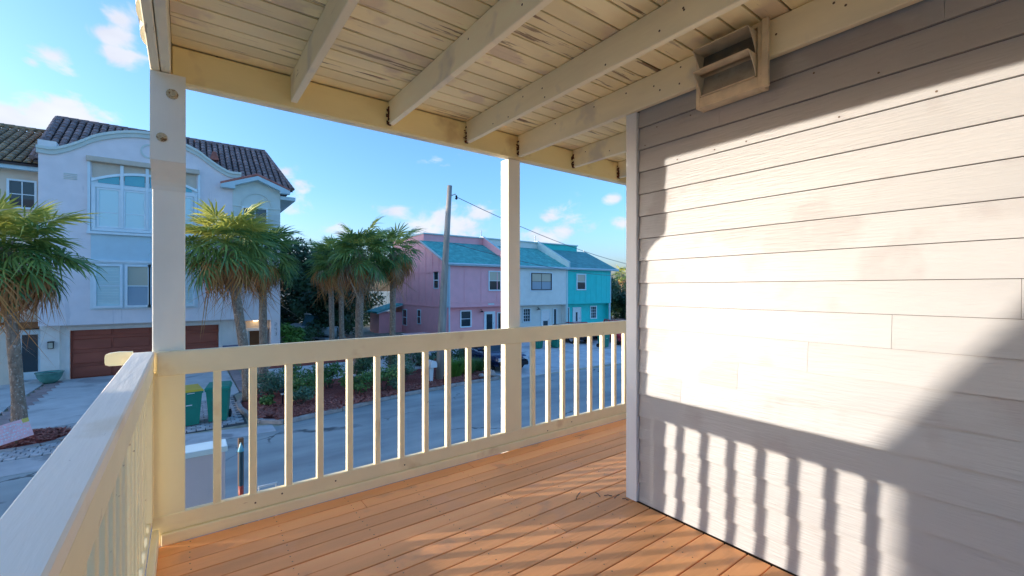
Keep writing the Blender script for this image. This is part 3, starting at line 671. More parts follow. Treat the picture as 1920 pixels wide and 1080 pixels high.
# ================================================================ SIDING WALL
hw = thing('siding_wall', 'greige lap-sided house wall of the porch, raked by low sun and railing shadows', 'wall', (2.3, 0, 0))
MB().box(2.315, 2.40, -3.2, 1.80, -.2, 2.65).build('sheathing', M['gap'], hw, world=True)
MB().box(2.40, 6.0, 1.70, 1.80, -.2, 2.65).build('return_wall', M['siding'], hw, world=True)
JO = {5: [1.445], 6: [1.12], 7: [.80], 8: [.50], 9: [.155], 16: [1.215], 17: [.345], 12: [-.9], 3: [-.6], 10: [-1.4], 1: [-.8], 14: [-1.1]}
E_ = .14; z0 = -.016
for k in range(0, 19):
    za = max(z0+k*E_+.0023, .008); zb = min(z0+(k+1)*E_, 2.645)
    if za > 2.47: continue
    js = sorted([1.738]+JO.get(k, [])+[-3.2], reverse=True)
    for a, b in zip(js[:-1], js[1:]):
        # wedge: thick at the bottom, thin at the top, tucked under the next course
        xb = 2.2980; xt = 2.3125
        MB().prism([(xb, za), (xb+.0005, za-.0), (2.3145, za), (2.3145, zb), (xt, zb)][0:1]+[(2.3145, za), (2.3145, zb), (xt, zb)], b+.0006, a-.0006).build('siding_board', M['siding'], hw, world=True)
MB().box(2.283, 2.3145, 1.7405, 1.822, 0.004, 2.468, .002).build('corner_board', M['trim'], hw, world=True)
MB().box(2.316, 2.40, 1.802, 1.84, 0.004, 2.468).build('corner_return', M['trim'], hw, world=True)
random.seed(13)
for k in range(15, 18):
    for _ in range(6):
        yy = random.uniform(-.1, 1.7); zz = z0+k*E_+random.choice([.02, .115])
        if zz > 2.44: continue
        o = MB().lathe([(.0001, .001), (.0045, .001), (.0001, .002)], 0, 0, 7).build('nail', M['nail'], hw)
        xx = 2.2980+(zz-z0-k*E_)/E_*.0145-.0006
        o.location = (xx-2.3, yy, zz); o.rotation_euler = (0, R(-90), 0)
# ---- vent hood
vt = thing('vent_hood', 'grubby beige double vent hood fixed high on the siding wall under the ceiling', 'vent', (2.26, 1.13, 2.48))
def vb(*a, m='vent', n='vent_frame'): return MB().box(*a).build(n, M[m], vt, world=True)
Y0, Y1, Z0, Z1 = .965, 1.305, 2.325, 2.640
XF = 2.225
fm = MB()
fm.box(XF, 2.300, Y0, Y0+.022, Z0, Z1, .002); fm.box(XF, 2.300, Y1-.022, Y1, Z0, Z1, .002); fm.box(XF, 2.300, Y0+.022, Y1-.022, Z1-.022, Z1, .002); fm.box(XF, 2.300, Y0+.022, Y1-.022, Z0, Z0+.055, .002)
fm.build('vent_frame', M['vent'], vt, world=True)
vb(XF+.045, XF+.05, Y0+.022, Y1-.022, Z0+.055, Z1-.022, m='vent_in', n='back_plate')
fl = MB().box(XF-.010, XF+.012, Y0-.030, Y0-.002, Z0-.006, Z1+.004, .002); fl.build('side_flange', M['vent'], vt, world=True)
for hz in (Z0+.170, Z0+.058):
    top = hz+.108; n = 9; arc = []
    for i in range(n+1):
        t = i/n; arc.append((XF-.076*(1-t)**1.5, top-.106*t))
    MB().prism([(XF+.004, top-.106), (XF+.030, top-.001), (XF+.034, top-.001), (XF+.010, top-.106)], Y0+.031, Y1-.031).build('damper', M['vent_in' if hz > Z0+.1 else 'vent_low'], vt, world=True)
    MB().box(XF-.012, XF+.004, Y0+.031, Y1-.031, top-.112, top-.106, .001).build('damper_lip', M['vent'], vt, world=True)
    MB().box(XF-.078, XF+.04, Y0+.03, Y1-.03, top, top+.006, .001).build('scoop_top', M['vent'], vt, world=True)
    for yc in (Y0+.026, Y1-.030):
        MB().prism([(XF+.04, top), (XF-.078, top)]+[(p[0]-.002, p[1]) for p in arc]+[(XF+.04, top-.106)], yc, yc+.004).build('scoop_cheek', M['vent'], vt, world=True)
# rough end of timber above the wall
MB().box(2.235, 2.262, -.2, .43, 2.475, 2.50).build('batten', M['joist'], hw, world=True)

# ================================================================ WINDOWS / DOORS (facade helpers, facing -Y)
def win(par, x0, x1, z0, z1, y, fr='wframe', gl='glass', nx=1, nz=2, t=.07, rec=.05, grid=0, proud=.03, sill=True, gl2=None):
    """window as a part (frame) with sub-parts (panes, muntins)"""
    f = MB(); a = y-proud-.05; b = y+.06
    f.box(x0-t, x1+t, a, b, z1, z1+t); f.box(x0-t, x1+t, a-(.02 if sill else 0), b, z0-t, z0); f.box(x0-t, x0, a, b, z0, z1); f.box(x1, x1+t, a, b, z0, z1)
    w = f.build('window', M[fr], par, world=True)
    lo = par['_o'] if '_o' in par else tuple(par.location)
    def sub(mb, name, m):
        mb.v = [(p[0]-lo[0], p[1]-lo[1], p[2]-lo[2]) for p in mb.v]; return mb.build(name, M[m], w)
    dx = (x1-x0)/nx; dz = (z1-z0)/nz; s_ = t*.45
    for i in range(nx):
        for j in range(nz):
            g_ = gl2 if (gl2 and j == nz-1) else gl
            sub(MB().box(x0+i*dx+.004, x0+(i+1)*dx-.004, y-.014, y-.003, z0+j*dz+.004, z0+(j+1)*dz-.004), 'pane', g_)
    m = MB()
    for i in range(1, nx): m.box(x0+i*dx-s_/2, x0+i*dx+s_/2, y-.040, y-.0145, z0, z1)
    for j in range(1, nz): m.box(x0, x1, y-.038, y-.0145, z0+j*dz-s_/2, z0+j*dz+s_/2)
    for k in range(1, grid+1):
        xx = x0+(x1-x0)*k/(grid+1); m.box(xx-.010, xx+.010, y-.030, y-.0146, z0, z1)
        zz = z0+(z1-z0)*k/(grid+1)
    if grid:
        for k in range(1, 4):
            zz = z0+(z1-z0)*k/4; m.box(x0, x1, y-.028, y-.0146, zz-.010, zz+.010)
    if m.v: sub(m, 'muntin', fr if not grid else 'darkmetal' if fr == 'darkmetal' else fr)
    return w
def door(par, x0, x1, z0, z1, y, m='white', gl='glass', lite=(.2, .8, .35, .92), fr='wframe'):
    f = MB(); t = .07
    f.box(x0-t, x0, y-.07, y+.05, z0, z1+t); f.box(x1, x1+t, y-.07, y+.05, z0, z1+t); f.box(x0, x1, y-.07, y+.05, z1, z1+t)
    f.build('door_frame', M[fr], par, world=True)
    d = MB().box(x0, x1, y-.03, y-.002, z0, z1).build('door', M[m], par, world=True)
    lo = tuple(par.location); w = x1-x0; h = z1-z0
    def sub(mb, name, mm):
        mb.v = [(p[0]-lo[0], p[1]-lo[1], p[2]-lo[2]) for p in mb.v]; return mb.build(name, M[mm], d)
    if lite: sub(MB().box(x0+w*lite[0], x0+w*lite[1], y-.038, y-.0305, z0+h*lite[2], z0+h*lite[3]), 'door_pane', gl)
    sub(MB().tube([(x1-.1, y-.08, z0+1.0), (x1-.1, y-.031, z0+1.0)], .025, 8), 'handle', 'darkmetal')
    return d
def P(par, name, m, mb, **k): return mb.build(name, M[m], par, world=True, **k)

# ================================================================ LAVENDER HOUSE
lh = thing('townhouse', 'lavender stucco townhouse with curved gable parapet, tiled roof and red-brown garage door', 'house', (-.4, 26, ZG))
YB = 25.64; YG = 26.24
apx = -1.27
top = [(-4.80, 7.10), (-4.30, 7.10)]
def arch(t): return (-4.2+(apx+4.2)*t, 7.16+(8.36-7.16)*(math.sin(t*PI/2)**1.05 if t < .999 else 1))
def S(t):   # ogee-like sweep: gentle concave start then convex crown
    return 3*t*t-2*t*t*t if t < .35 else None
prf = []
for i in range(0, 15):
    t = i/14; x = -4.22+(apx+4.22)*t; z = 7.12+1.24*(1-(1-t)**1.9)*(min(1, .55+t*1.2)); prf.append((x, z))
half = [(-4.80, 7.10), (-4.42, 7.08)]+prf
full = half+[(2*apx-x, z) for x, z in half[-2::-1]]
wallp = [(-4.75, -.17)]+[(max(min(x, 2.22), -4.75), z-.02) for x, z in full]+[(2.22, -.17)]
# main front wall piece, with the bump-out underside at -0.17
wm = MB(); wm.prism(wallp, YB, YB+.35); P(lh, 'wall', 'lav', wm)
# moulding band that follows the curved top
mbm = MB()
for (a, b) in zip(full[:-1], full[1:]):
    if abs(a[0]-b[0]) < 1e-5: continue
    mbm.prism([(a[0], a[1]-.24), (b[0], b[1]-.24), (b[0], b[1]+.03), (a[0], a[1]+.03)], YB-.07, YB+.36)
P(lh, 'parapet_moulding', 'lavtrim', mbm)
mbm = MB()
for (a, b) in zip(full[:-1], full[1:]):
    if abs(a[0]-b[0]) < 1e-5: continue
    mbm.prism([(a[0], a[1]-.06), (b[0], b[1]-.06), (b[0], b[1]+.055), (a[0], a[1]+.055)], YB-.12, YB+.40)
P(lh, 'parapet_coping', 'lavtrim', mbm)
P(lh, 'wall', 'lav', MB().box(-4.75, -4.45, YB+.352, 50, -.17, 6.9))  # unseen rear walls lengthened to keep sun off the pink house and shed
P(lh, 'wall', 'lav', MB().box(2.222, 4.05, 25.92, 50, -.28, 6.35))
P(lh, 'wall', 'lav', MB().box(-4.44, 2.22, 27.0, 34, -.1, 6.5))
P(lh, 'soffit', 'lav', MB().box(-4.74, 2.2, YB+.352, 27, -.16, -.02))
# ground floor
P(lh, 'wall', 'whitewall', MB().box(-4.73, -3.95, YG, 34, ZG, -.172))
P(lh, 'wall', 'whitewall', MB().box(-3.949, 1.38, YG, YG+.3, -.42, -.172))
P(lh, 'wall', 'whitewall', MB().box(1.381, 2.25, YG, 34, ZG, -.172))
P(lh, 'pilaster', 'whitewall', MB().box(-4.78, -4.22, YG-.08, YG-.001, ZG, -.36).box(-4.80, -4.20, YG-.11, YG-.001, -.359, -.20))
P(lh, 'door_surround', 'whitewall', MB().box(-4.06, -3.92, YG-.05, YG-.001, ZG, -.43).box(1.35, 1.50, YG-.05, YG-.001, ZG, -.43).box(-4.06, 1.50, YG-.05, YG-.001, -.429, -.29))
gd = P(lh, 'garage_door', 'garage', MB().box(-3.93, 1.36, YG+.16, YG+.2, ZG, -.44))
lo = tuple(lh.location)
for j in range(4):
    for i in range(4):
        x0 = -3.90+i*1.31; zz = ZG+.03+j*.60
        m = MB().box(x0+.03, x0+1.28, YG+.125, YG+.158, zz+.03, zz+.49, .02); m.v = [(a-lo[0], b-lo[1], c-lo[2]) for a, b, c in m.v]
        m.build('door_panel', M['garage'], gd)
# entrance alcove on the right
P(lh, 'wall', 'lav', MB().box(3.62, 4.05, 25.95, 50, ZG, -.282))
P(lh, 'wall', 'whitewall', MB().box(2.251, 2.42, 25.95, 34, ZG, -.282))
P(lh, 'alcove_back', 'tan', MB().box(2.421, 3.619, 27.2, 27.4, ZG, -.285))
P(lh, 'alcove_lintel', 'tan', MB().box(2.421, 3.619, 26.5, 26.7, -.75, -.285))
P(lh, 'entry_trim', 'white', MB().box(2.50, 2.64, 26.45, 26.56, ZG, -.85).box(3.38, 3.52, 26.45, 26.56, ZG, -.85).box(2.50, 3.52, 26.45, 26.56, -.849, -.70))
door(lh, 2.76, 3.34, ZG+.1, -.9, 27.1, 'orange', lite=None)
P(lh, 'ceiling_lamp', 'glow', MB().box(2.86, 3.06, 26.2, 26.4, -.33, -.29))
P(lh, 'notice_plate', 'darkmetal', MB().box(3.40, 3.50, 26.42, 26.447, -1.35, -.95))
# blocky house number on the right pillar
hn = MB()
for (zz, segs) in ((-.62, 'abged'), (-.86, 'fgbc'), (-1.10, 'abgcd')):
    sg = dict(a=(0, .16, 1, .02), b=(.08, .09, 0, .08), c=(.08, .01, 0, .08), d=(0, 0, 1, .02), e=(0, .01, 0, .08), f=(0, .09, 0, .08), g=(0, .08, 1, .02))
    for s_ in segs:
        ox, oz, hor, _ = sg[s_]
        if hor: hn.box(3.79+ox, 3.88+ox, 25.93, 25.949, zz+oz, zz+oz+.02)
        else: hn.box(3.79+ox, 3.81+ox, 25.93, 25.948, zz+oz, zz+oz+.07)
P(lh, 'house_number', 'steel', hn)
# right wing gable
gp = [(1.62, 6.30), (1.62, 6.47), (2.95, 7.06), (4.32, 6.50), (4.32, 6.30), (4.05, 6.30), (4.05, 6.40), (2.95, 6.86), (1.86, 6.40), (1.86, 6.30)]
P(lh, 'gable_wall', 'lavtrim', MB().prism([(1.9, 5.2), (4.0, 5.2), (4.0, 6.42), (2.95, 6.86), (1.9, 6.42)], 25.62, 25.9))
P(lh, 'wall', 'lavtrim', MB().box(1.9, 4.0, 25.62, 25.919, 3.4, 5.199))
P(lh, 'gable_trim', 'fascia', MB().prism([(1.40, 6.28), (1.40, 6.44), (2.95, 7.03), (4.42, 6.47), (4.42, 6.30), (3.95, 6.30), (3.95, 6.42), (2.95, 6.84), (1.98, 6.45), (1.98, 6.28)], 25.30, 25.60))
am = MB()
for i in range(12):
    a0 = PI*i/12; a1 = PI*(i+1)/12; cx_, cz_ = 2.95, 5.55
    am.prism([(cx_+.62*math.cos(a0), cz_+.62*math.sin(a0)), (cx_+.70*math.cos(a0), cz_+.70*math.sin(a0)), (cx_+.70*math.cos(a1), cz_+.70*math.sin(a1)), (cx_+.62*math.cos(a1), cz_+.62*math.sin(a1))], 25.58, 25.62)
P(lh, 'arch_moulding', 'lavtrim', am)
win(lh, 2.35, 3.35, 4.0, 5.4, 25.58, nx=2, nz=2)
P(lh, 'string_course', 'lavtrim', MB().box(1.88, 4.03, 25.58, 25.618, 5.46, 5.52))
for i in range(14):  # terracotta ridge caps on the gable rake
    t0 = i/14
    x = 1.40+(4.42-1.40)*t0; xa = x+.11; zz = 6.46+(7.08-6.46)*(1-abs((xa-2.95)/1.55)); sl = math.atan2(.6, 1.5)*(1 if xa < 2.95 else -1)
    m = MB().tube([(-.13, 0, 0), (.13, 0, 0)], [.075, .085], 8); o = m.build('ridge_tile', M['terra'], lh); o.location = (xa-lo[0], 25.42-lo[1], zz+.02-lo[2]); o.rotation_euler = (0, -sl, 0)
P(lh, 'eave_board', 'fascia', MB().box(4.0, 4.72, 25.55, 34.4, 6.02, 6.2))
P(lh, 'corner_chimney', 'white', MB().box(-4.78, -4.25, 25.7, 26.2, 7.17, 7.42))
# tiled roof
rc = []
def tile_roof(par, m, x0, x1, ye, ze, yr, zr_, px=.27, n_rows=13, xr0=None, xr1=None, keep=None, lim=300, name='roof_tile'):
    xr0 = x0 if xr0 is None else xr0; xr1 = x1 if xr1 is None else xr1
    L_ = math.hypot(yr-ye, zr_-ze); an = math.atan2(zr_-ze, yr-ye); row = L_/n_rows
    t = MB(); seg = 5; w = px*.86/2
    for (yy0, s0) in ((0, 1.0), (row*1.12, .85)):
        for k in range(seg+1): a = PI*k/seg; t.v.append((-w*s0*math.cos(a), yy0, .085*s0*math.sin(a)+(.02 if yy0 == 0 else 0)))
    for k in range(seg): t.f.append((k, k+1, k+2+seg, k+1+seg))
    t.f.append(tuple(range(seg, -1, -1)))
    me = t.mesh(name, M[m])
    # base sheet
    lo_ = tuple(par.location)
    b = MB(); b.add([(x0, ye, ze-.05), (x1, ye, ze-.05), (xr1, yr, zr_-.05), (xr0, yr, zr_-.05), (x0, ye, ze-.12), (x1, ye, ze-.12), (xr1, yr, zr_-.12), (xr0, yr, zr_-.12)],
          [(0, 1, 2, 3), (7, 6, 5, 4), (0, 4, 5, 1), (1, 5, 6, 2), (3, 2, 6, 7), (0, 3, 7, 4)]); b.build('roof', M['underlay'], par, world=True)
    cells = []
    for r in range(n_rows):
        f = (r+.0)/n_rows; fa = (r+.5)/n_rows; xa = x0+(xr0-x0)*fa; xb = x1+(xr1-x1)*fa; y = ye+(yr-ye)*f; z = ze+(zr_-ze)*f
        k = 0; x = math.ceil(xa/px)*px
        while x < xb:
            if keep is None or keep(x, y, z): cells.append((x, y, z))
            x += px
    cells.sort(key=lambda c: c[0]**2+c[1]**2+(0 if True else 0))
    for c in cells[:lim]:
        inst(name, me, par, (c[0]-lo_[0], c[1]-lo_[1], c[2]-lo_[2]+random.uniform(0, .012)), (an, 0, random.uniform(-.03, .03)))
    rest = MB(); R_ = Matrix.Rotation(an, 3, 'X')
    tv = [R_ @ Vector(p) for p in t.v]
    for c in cells[lim:]:
        rest.add([(p.x+c[0], p.y+c[1], p.z+c[2]) for p in tv], t.f)
    if rest.v: rest.build('roof_tiles', M[m], par, world=True, kind='stuff')
def arch_z(x):
    for (a, b) in zip(full[:-1], full[1:]):
        if a[0] <= x <= b[0]: return a[1]+(b[1]-a[1])*(x-a[0])/(b[0]-a[0]+1e-9)
    return 6.0
def seen(x, y, z):   # tiles hidden behind the curved parapet are not needed one by one
    s_ = YB/y; return 1.35+(z-1.35)*s_ > arch_z(x*s_)-.15
tile_roof(lh, 'tile', -4.9, 4.62, 25.75, 6.62, 30.2, 9.62, keep=seen, xr0=-4.95, xr1=3.86)
MB().add([(4.62, 25.75, 6.6), (4.62, 50.6, 6.6), (3.86, 30.2, 9.6)], [(0, 1, 2)]).build('roof_hip', M['tile'], lh, world=True)
MB().add([(-4.95, 25.75, 6.6), (-4.95, 50.6, 6.6), (-4.97, 30.2, 9.6)], [(0, 1, 2)]).build('roof_hip', M['tile'], lh, world=True)
MB().add([(-4.95, 50.6, 6.6), (4.62, 50.6, 6.6), (3.86, 30.2, 9.6), (-4.95, 30.2, 9.6)], [(0, 1, 2, 3)]).build('roof_back', M['tile'], lh, world=True)  # stretched back over the rear walls lengthened for shade
def ridge(par, m, a, b, n, r=.10):
    lo_ = tuple(par.location); a = Vector(a); b = Vector(b)
    for i in range(n):
        p = a+(b-a)*(i/n); q = a+(b-a)*((i+1.08)/n)
        MB().tube([p, q], [r*.9, r*1.08], 7).build('ridge_tile', M[m], par, world=True)
ridge(lh, 'tile', (-4.97, 30.2, 9.66), (3.86, 30.2, 9.66), 24); ridge(lh, 'tile', (3.86, 30.2, 9.66), (4.62, 25.75, 6.68), 14, .09); ridge(lh, 'tile', (-4.97, 30.2, 9.66), (-4.95, 25.75, 6.68), 12, .09)
P(lh, 'roof_vent', 'terra', MB().prism([(1.02, 8.0), (1.42, 8.0), (1.30, 8.42), (1.14, 8.42)], 27.2, 27.6))
# upper arched window group
wl, wr = -3.06, .36; nb = 4; bw = (wr-wl)/nb
P(lh, 'window_recess', 'wframe', MB().box(-3.20, .50, YB-.02, YB-.001, 3.82, 6.10))
def atop(x): return 6.02+.42*(1-((x-(wl+wr)/2)/((wr-wl)/2+.05))**2)
up = P(lh, 'window', 'wframe', MB().box(wl-.1, wr+.1, YB-.10, YB-.022, 3.84, 3.97).box(wl-.12, wl, YB-.09, YB-.021, 3.97, 5.80).box(wr, wr+.12, YB-.09, YB-.021, 3.97, 5.80).box(wl, wr, YB-.085, YB-.022, 5.70, 5.86))
def subw(par_obj, root, name, m, mb):
    l_ = tuple(root.location); mb.v = [(a-l_[0], b-l_[1], c-l_[2]) for a, b, c in mb.v]; return mb.build(name, M[m], par_obj)
for i in range(nb):
    x0 = wl+i*bw+.06; x1 = wl+(i+1)*bw-.06
    subw(up, lh, 'pane', 'glasspale', MB().box(x0+.06, x1-.06, YB-.045, YB-.03, 4.05, 5.62))
    subw(up, lh, 'sash', 'wframe', MB().box(x0, x0+.055, YB-.07, YB-.024, 3.98, 5.69).box(x1-.055, x1, YB-.07, YB-.024, 3.98, 5.69).box(x0+.055, x1-.055, YB-.07, YB-.024, 3.98, 4.05).box(x0+.055, x1-.055, YB-.07, YB-.024, 5.62, 5.69).box(x0+.055, x1-.055, YB-.055, YB-.046, 4.62, 4.66))
    tp = [(x0+.03, 5.90)]+[(x1-.03, 5.90)]+[(x1-.03-(x1-x0-.06)*k/5, max(5.92, atop(x1-.03-(x1-x0-.06)*k/5)-.06)) for k in range(6)]
    subw(up, lh, 'arch_pane', 'glassblue', MB().prism(tp, YB-.045, YB-.03))
    if i: subw(up, lh, 'mullion', 'wframe', MB().box(wl+i*bw-.055, wl+i*bw+.055, YB-.11, YB-.024, 3.98, 6.74))
mbm = MB(); n = 20
for i in range(n):
    xa = wl-.12+(wr-wl+.24)*i/n; xb_ = wl-.12+(wr-wl+.24)*(i+1)/n
    mbm.prism([(xa, atop(xa)-.06), (xb_, atop(xb_)-.06), (xb_, atop(xb_)+.05), (xa, atop(xa)+.05)], YB-.10, YB-.021)
subw(up, lh, 'arch_frame', 'wframe', mbm)
P(lh, 'shade_cloth', 'shade', MB().box(-3.16, .44, YB-.019, YB-.002, 6.101, 6.76))
P(lh, 'shade_box', 'shade', MB().box(-3.33, .56, YB-.22, YB-.001, 6.765, 6.98, .02))
P(lh, 'shade_track', 'wframe', MB().box(-3.30, -3.21, YB-.10, YB-.001, 3.80, 6.764)); P(lh, 'shade_track', 'wframe', MB().box(.50, .585, YB-.10, YB-.001, 3.80, 6.764))
P(lh, 'spandrel_panel', 'palebl', MB().box(-3.20, .55, YB-.03, YB-.001, 2.60, 3.80))
P(lh, 'ledge', 'wframe', MB().box(-3.32, .62, YB-.16, YB-.031, 3.70, 3.80).box(-3.32, .62, YB-.14, YB-.001, 2.50, 2.60).box(-3.28, .58, YB-.09, YB-.001, 2.44, 2.499))
# middle floor windows
mx = [(-3.02, -2.27, 'blind'), (-2.02, -1.30, 'glass'), (-1.24, -.52, 'glass'), (-.42, .30, 'blind')]
for (x0, x1, k) in mx:
    f = win(lh, x0, x1, .62, 2.33, YB-.05, nx=1, nz=2, t=.09, gl='glasspale' if k == 'blind' else 'glassmid', gl2=None if k == 'blind' else 'glasscream')
    if k == 'blind':
        for j in range(24): 
            zz = .68+j*.069
            subw(f, lh, 'blind_slat', 'blind', MB().add([(x0+.03, YB-.070, zz), (x1-.03, YB-.070, zz), (x1-.03, YB-.084, zz+.045), (x0+.03, YB-.084, zz+.045)], [(0, 1, 2, 3)]))
P(lh, 'window_surround', 'wframe', MB().box(-3.22, .5, YB-.035, YB-.001, .46, 2.44))
# little ornaments
mo = MB()
for k in range(4): mo.box(-4.02+k*.0, -3.62, YB-.025, YB-.001, 5.92+k*.07, 5.95+k*.07)
P(lh, 'wall_grille', 'lavtrim', mo)
mo = MB()
for i in range(20):
    a0 = 2*PI*i/20; a1 = 2*PI*(i+1)/20; cx_, cz_ = -1.27, 7.55
    mo.prism([(cx_+.26*math.cos(a0), cz_+.26*math.sin(a0)), (cx_+.33*math.cos(a0), cz_+.33*math.sin(a0)), (cx_+.33*math.cos(a1), cz_+.33*math.sin(a1)), (cx_+.26*math.cos(a1), cz_+.26*math.sin(a1))], YB-.03, YB-.001)
P(lh, 'round_emblem', 'lavtrim', mo)
# sconce
sc1 = thing('wall_lantern', 'small dark lantern on the white pilaster left of the garage door', 'lamp', (-4.46, 26.1, -1.0), group=None)
MB().box(-.05, .05, .03, .055, -.02, .16).build('bracket', M['darkmetal'], sc1)
MB().box(-.09, .09, -.16, .02, .12, .16).build('cap', M['darkmetal'], sc1)
MB().box(-.07, .07, -.14, 0, -.12, .115).build('lantern_pane', M['glasscream'], sc1)
MB().box(-.08, -.07, -.15, .01, -.12, .119).box(.07, .08, -.15, .01, -.12, .119).box(-.08, .08, -.15, .01, -.14, -.121).build('lantern_cage', M['darkmetal'], sc1)
# bowl pot
pt = thing('planter_bowl', 'round green glazed bowl planter standing at the foot of the white pilaster', 'planter', (-4.42, 25.6, ZG+.05))
MB().lathe([(.0001, 0), (.17, 0), (.30, .12), (.37, .27), (.41, .42), (.43, .43), (.43, .46), (.39, .46), (.36, .38), (.0001, .36)], 0, 0, 28).build('bowl', M['pot'], pt, smooth=True)
MB().lathe([(.0001, .39), (.37, .385)], 0, 0, 20).build('soil', M['soil'], pt)
bb = thing('storage_box', 'navy blue storage box against the white wall right of the garage door', 'box', (1.84, 26.0, ZG+.05))
MB().box(-.30, .30, -.2, .2, 0, .93, .02).build('box_body', M['bluebox'], bb); MB().box(-.33, .33, -.23, .23, .931, 1.0, .015).build('lid', M['bluebox'], bb)

# ================================================================ TAN HOUSE (left edge) and the row beyond
th = thing('townhouse', 'tan stucco townhouse at the left edge with olive-brown tiled roof behind the nearest palm', 'house', (-9, 27, ZG))
P(th, 'wall', 'tan', MB().box(-13.5, -4.78, 26.5, 34, -.02, 6.25))
P(th, 'bay', 'tan', MB().box(-13.0, -5.95, 25.9, 26.499, -.10, 3.1))
P(th, 'lintel_beam', 'orange', MB().box(-5.94, -4.79, 26.3, 26.6, -.28, -.021))
P(th, 'wall', 'tan', MB().box(-13.5, -5.55, 26.55, 34, ZG, -.021)); P(th, 'wall', 'tan', MB().box(-5.549, -4.78, 27.2, 27.4, ZG, -.28))
P(th, 'pilaster', 'tan', MB().box(-6.1, -5.62, 26.2, 26.549, ZG, -.12).box(-6.14, -5.58, 26.16, 26.549, -.34, -.2))
door(th, -5.46, -4.86, ZG+.12, -.42, 26.62, 'wframe', lite=(.12, .88, .16, .93))
P(th, 'step', 'gutter', MB().box(-5.6, -4.78, 26.0, 26.6, ZG, ZG+.12))
P(th, 'fascia', 'fascia', MB().box(-13.8, -4.80, 26.05, 26.25, 6.18, 6.42)); P(th, 'soffit', 'fascia', MB().box(-13.8, -4.80, 26.251, 26.6, 6.26, 6.30))
tile_roof(th, 'tile2', -13.8, -4.8, 26.0, 6.45, 31.0, 9.0, n_rows=14, keep=lambda x, y, z: True)
ridge(th, 'tile2', (-13.8, 31, 9.08), (-4.8, 31, 9.08), 26)
win(th, -5.7, -5.0, 4.7, 5.75, 26.46, fr='wframe', gl='glass', nx=2, nz=2, grid=0)
win(th, -8.2, -6.4, 4.5, 5.8, 26.46, nx=2, nz=2); win(th, -8.6, -6.6, .7, 2.3, 25.86, nx=2, nz=2)
# unseen houses added along the row to shade the street, heights set for that
def row_shade_house(x0, x1, h, m, label):
    t = thing('townhouse', label, 'house', ((x0+x1)/2, 30, ZG), group='unseen townhouses added along the row for shade')
    P(t, 'wall', m, MB().box(x0, x1, 26.2, 36, ZG, h)); P(t, 'parapet', 'lavtrim', MB().box(x0-.1, x1+.1, 26.05, 36.1, h+.001, h+.25))
    for k in range(3): win(t, x0+1+k*2.1, x0+2.2+k*2.1, 1.2, 2.7, 26.16)
    P(t, 'garage_door', 'garage', MB().box(x0+1, x1-1.6, 26.12, 26.19, ZG, -.4))
row_shade_house(-22.5, -13.9, 4.9, 'lav', 'lavender flat-roofed townhouse added beyond the tan one for shade, outside the left edge')
row_shade_house(-33.0, -22.8, 5.2, 'tan', 'tan flat-roofed townhouse added for shade, farthest along the row, outside the left edge')

# neighbouring house on our side of the street: its steep gable throws the soft diagonal shade on the wall
nh = thing('house', 'grey-shingled neighbouring house with a steep roof, outside the left edge on our side', 'house', (-10, 0, ZG))
P(nh, 'wall', 'shednear', MB().prism([(-3.6, ZG), (5.315, ZG), (5.315, 1.93), (.9, 8.46), (-3.6, 1.9)], -11.5, -6.72, 'x'))
P(nh, 'roof', 'shednear', MB().prism([(5.415, 1.80), (5.415, 1.84), (.9, 8.60), (-3.7, 1.82), (-3.7, 1.76), (.9, 8.48)], -11.7, -6.70, 'x'))
win(nh, -10.6, -9.4, -1.6, -.3, 5.30)

# ================================================================ COLOURED TOWNHOUSES
YT = 29.0; ZE = 3.22; YR = 33.2; ZR = 5.28; ZP = 5.93
def unit(name, label, xa, xb, m, right=False, left=False):
    t = thing(name, label, 'house', ((xa+xb)/2, YT, ZG), group=None)
    P(t, 'upper_wall', m, MB().box(xa, xb, YT, 40, -.06, 3.12))
    P(t, 'lower_wall', m, MB().box(xa, xb, YT+.6, 40, ZG, -.062))
    P(t, 'soffit', 'cream2' if m == 'cream2' else m, MB().box(xa, xb, YT+.03, YT+.59, -.075, -.063))
    # roof slope with overhang
    xo = xb+(.85 if right else 0); xl = xa-(.3 if left else 0)
    sl = (ZR-ZE)/(YR-YT+.25)
    def zz(y): return ZE+.04+(y-YT+.25)*sl
    P(t, 'roof', 'shingled' if right else 'shingle', MB().prism([(YT-.28, zz(YT-.28)), (YR, zz(YR)), (YR, zz(YR)-.14), (YT-.28, zz(YT-.28)-.10)], xl, xo, 'x'))
    P(t, 'gable_infill', m, MB().prism([(YT, 3.12), (YR, 3.12), (YR, zz(YR)-.142), (YT, zz(YT)-.142)], xa, xb, 'x'))
    P(t, 'clerestory_wall', m, MB().box(xa, xb-(.5 if right else 0), YR+.001, 40, 3.12, ZP-.06))
    P(t, 'clerestory_cap', 'bandlight', MB().box(xa-.05, xb-(.42 if right else -.0), YR-.12, 40.1, ZP-.058, ZP+.04))
    P(t, 'fascia', 'fascia', MB().box(xl, xo, YT-.34, YT-.285, ZE-.12, ZE+.07))
    P(t, 'gutter', 'fascia', MB().tube([(xl, YT-.38, ZE+.0), (xo-.4, YT-.38, ZE+.0)], .055, 8))
    return t
pk = unit('pink_townhouse', 'salmon-pink townhouse with teal shingle roof, leftmost of the coloured terrace', 15.74, 21.75, 'pink', left=True)
cr_ = unit('cream_townhouse', 'pale cream townhouse in the middle of the coloured terrace with a wide upper window', 21.76, 28.0, 'cream2')
tl = unit('teal_townhouse', 'bright teal townhouse at the right end of the coloured terrace', 28.01, 33.97, 'teal', right=True)
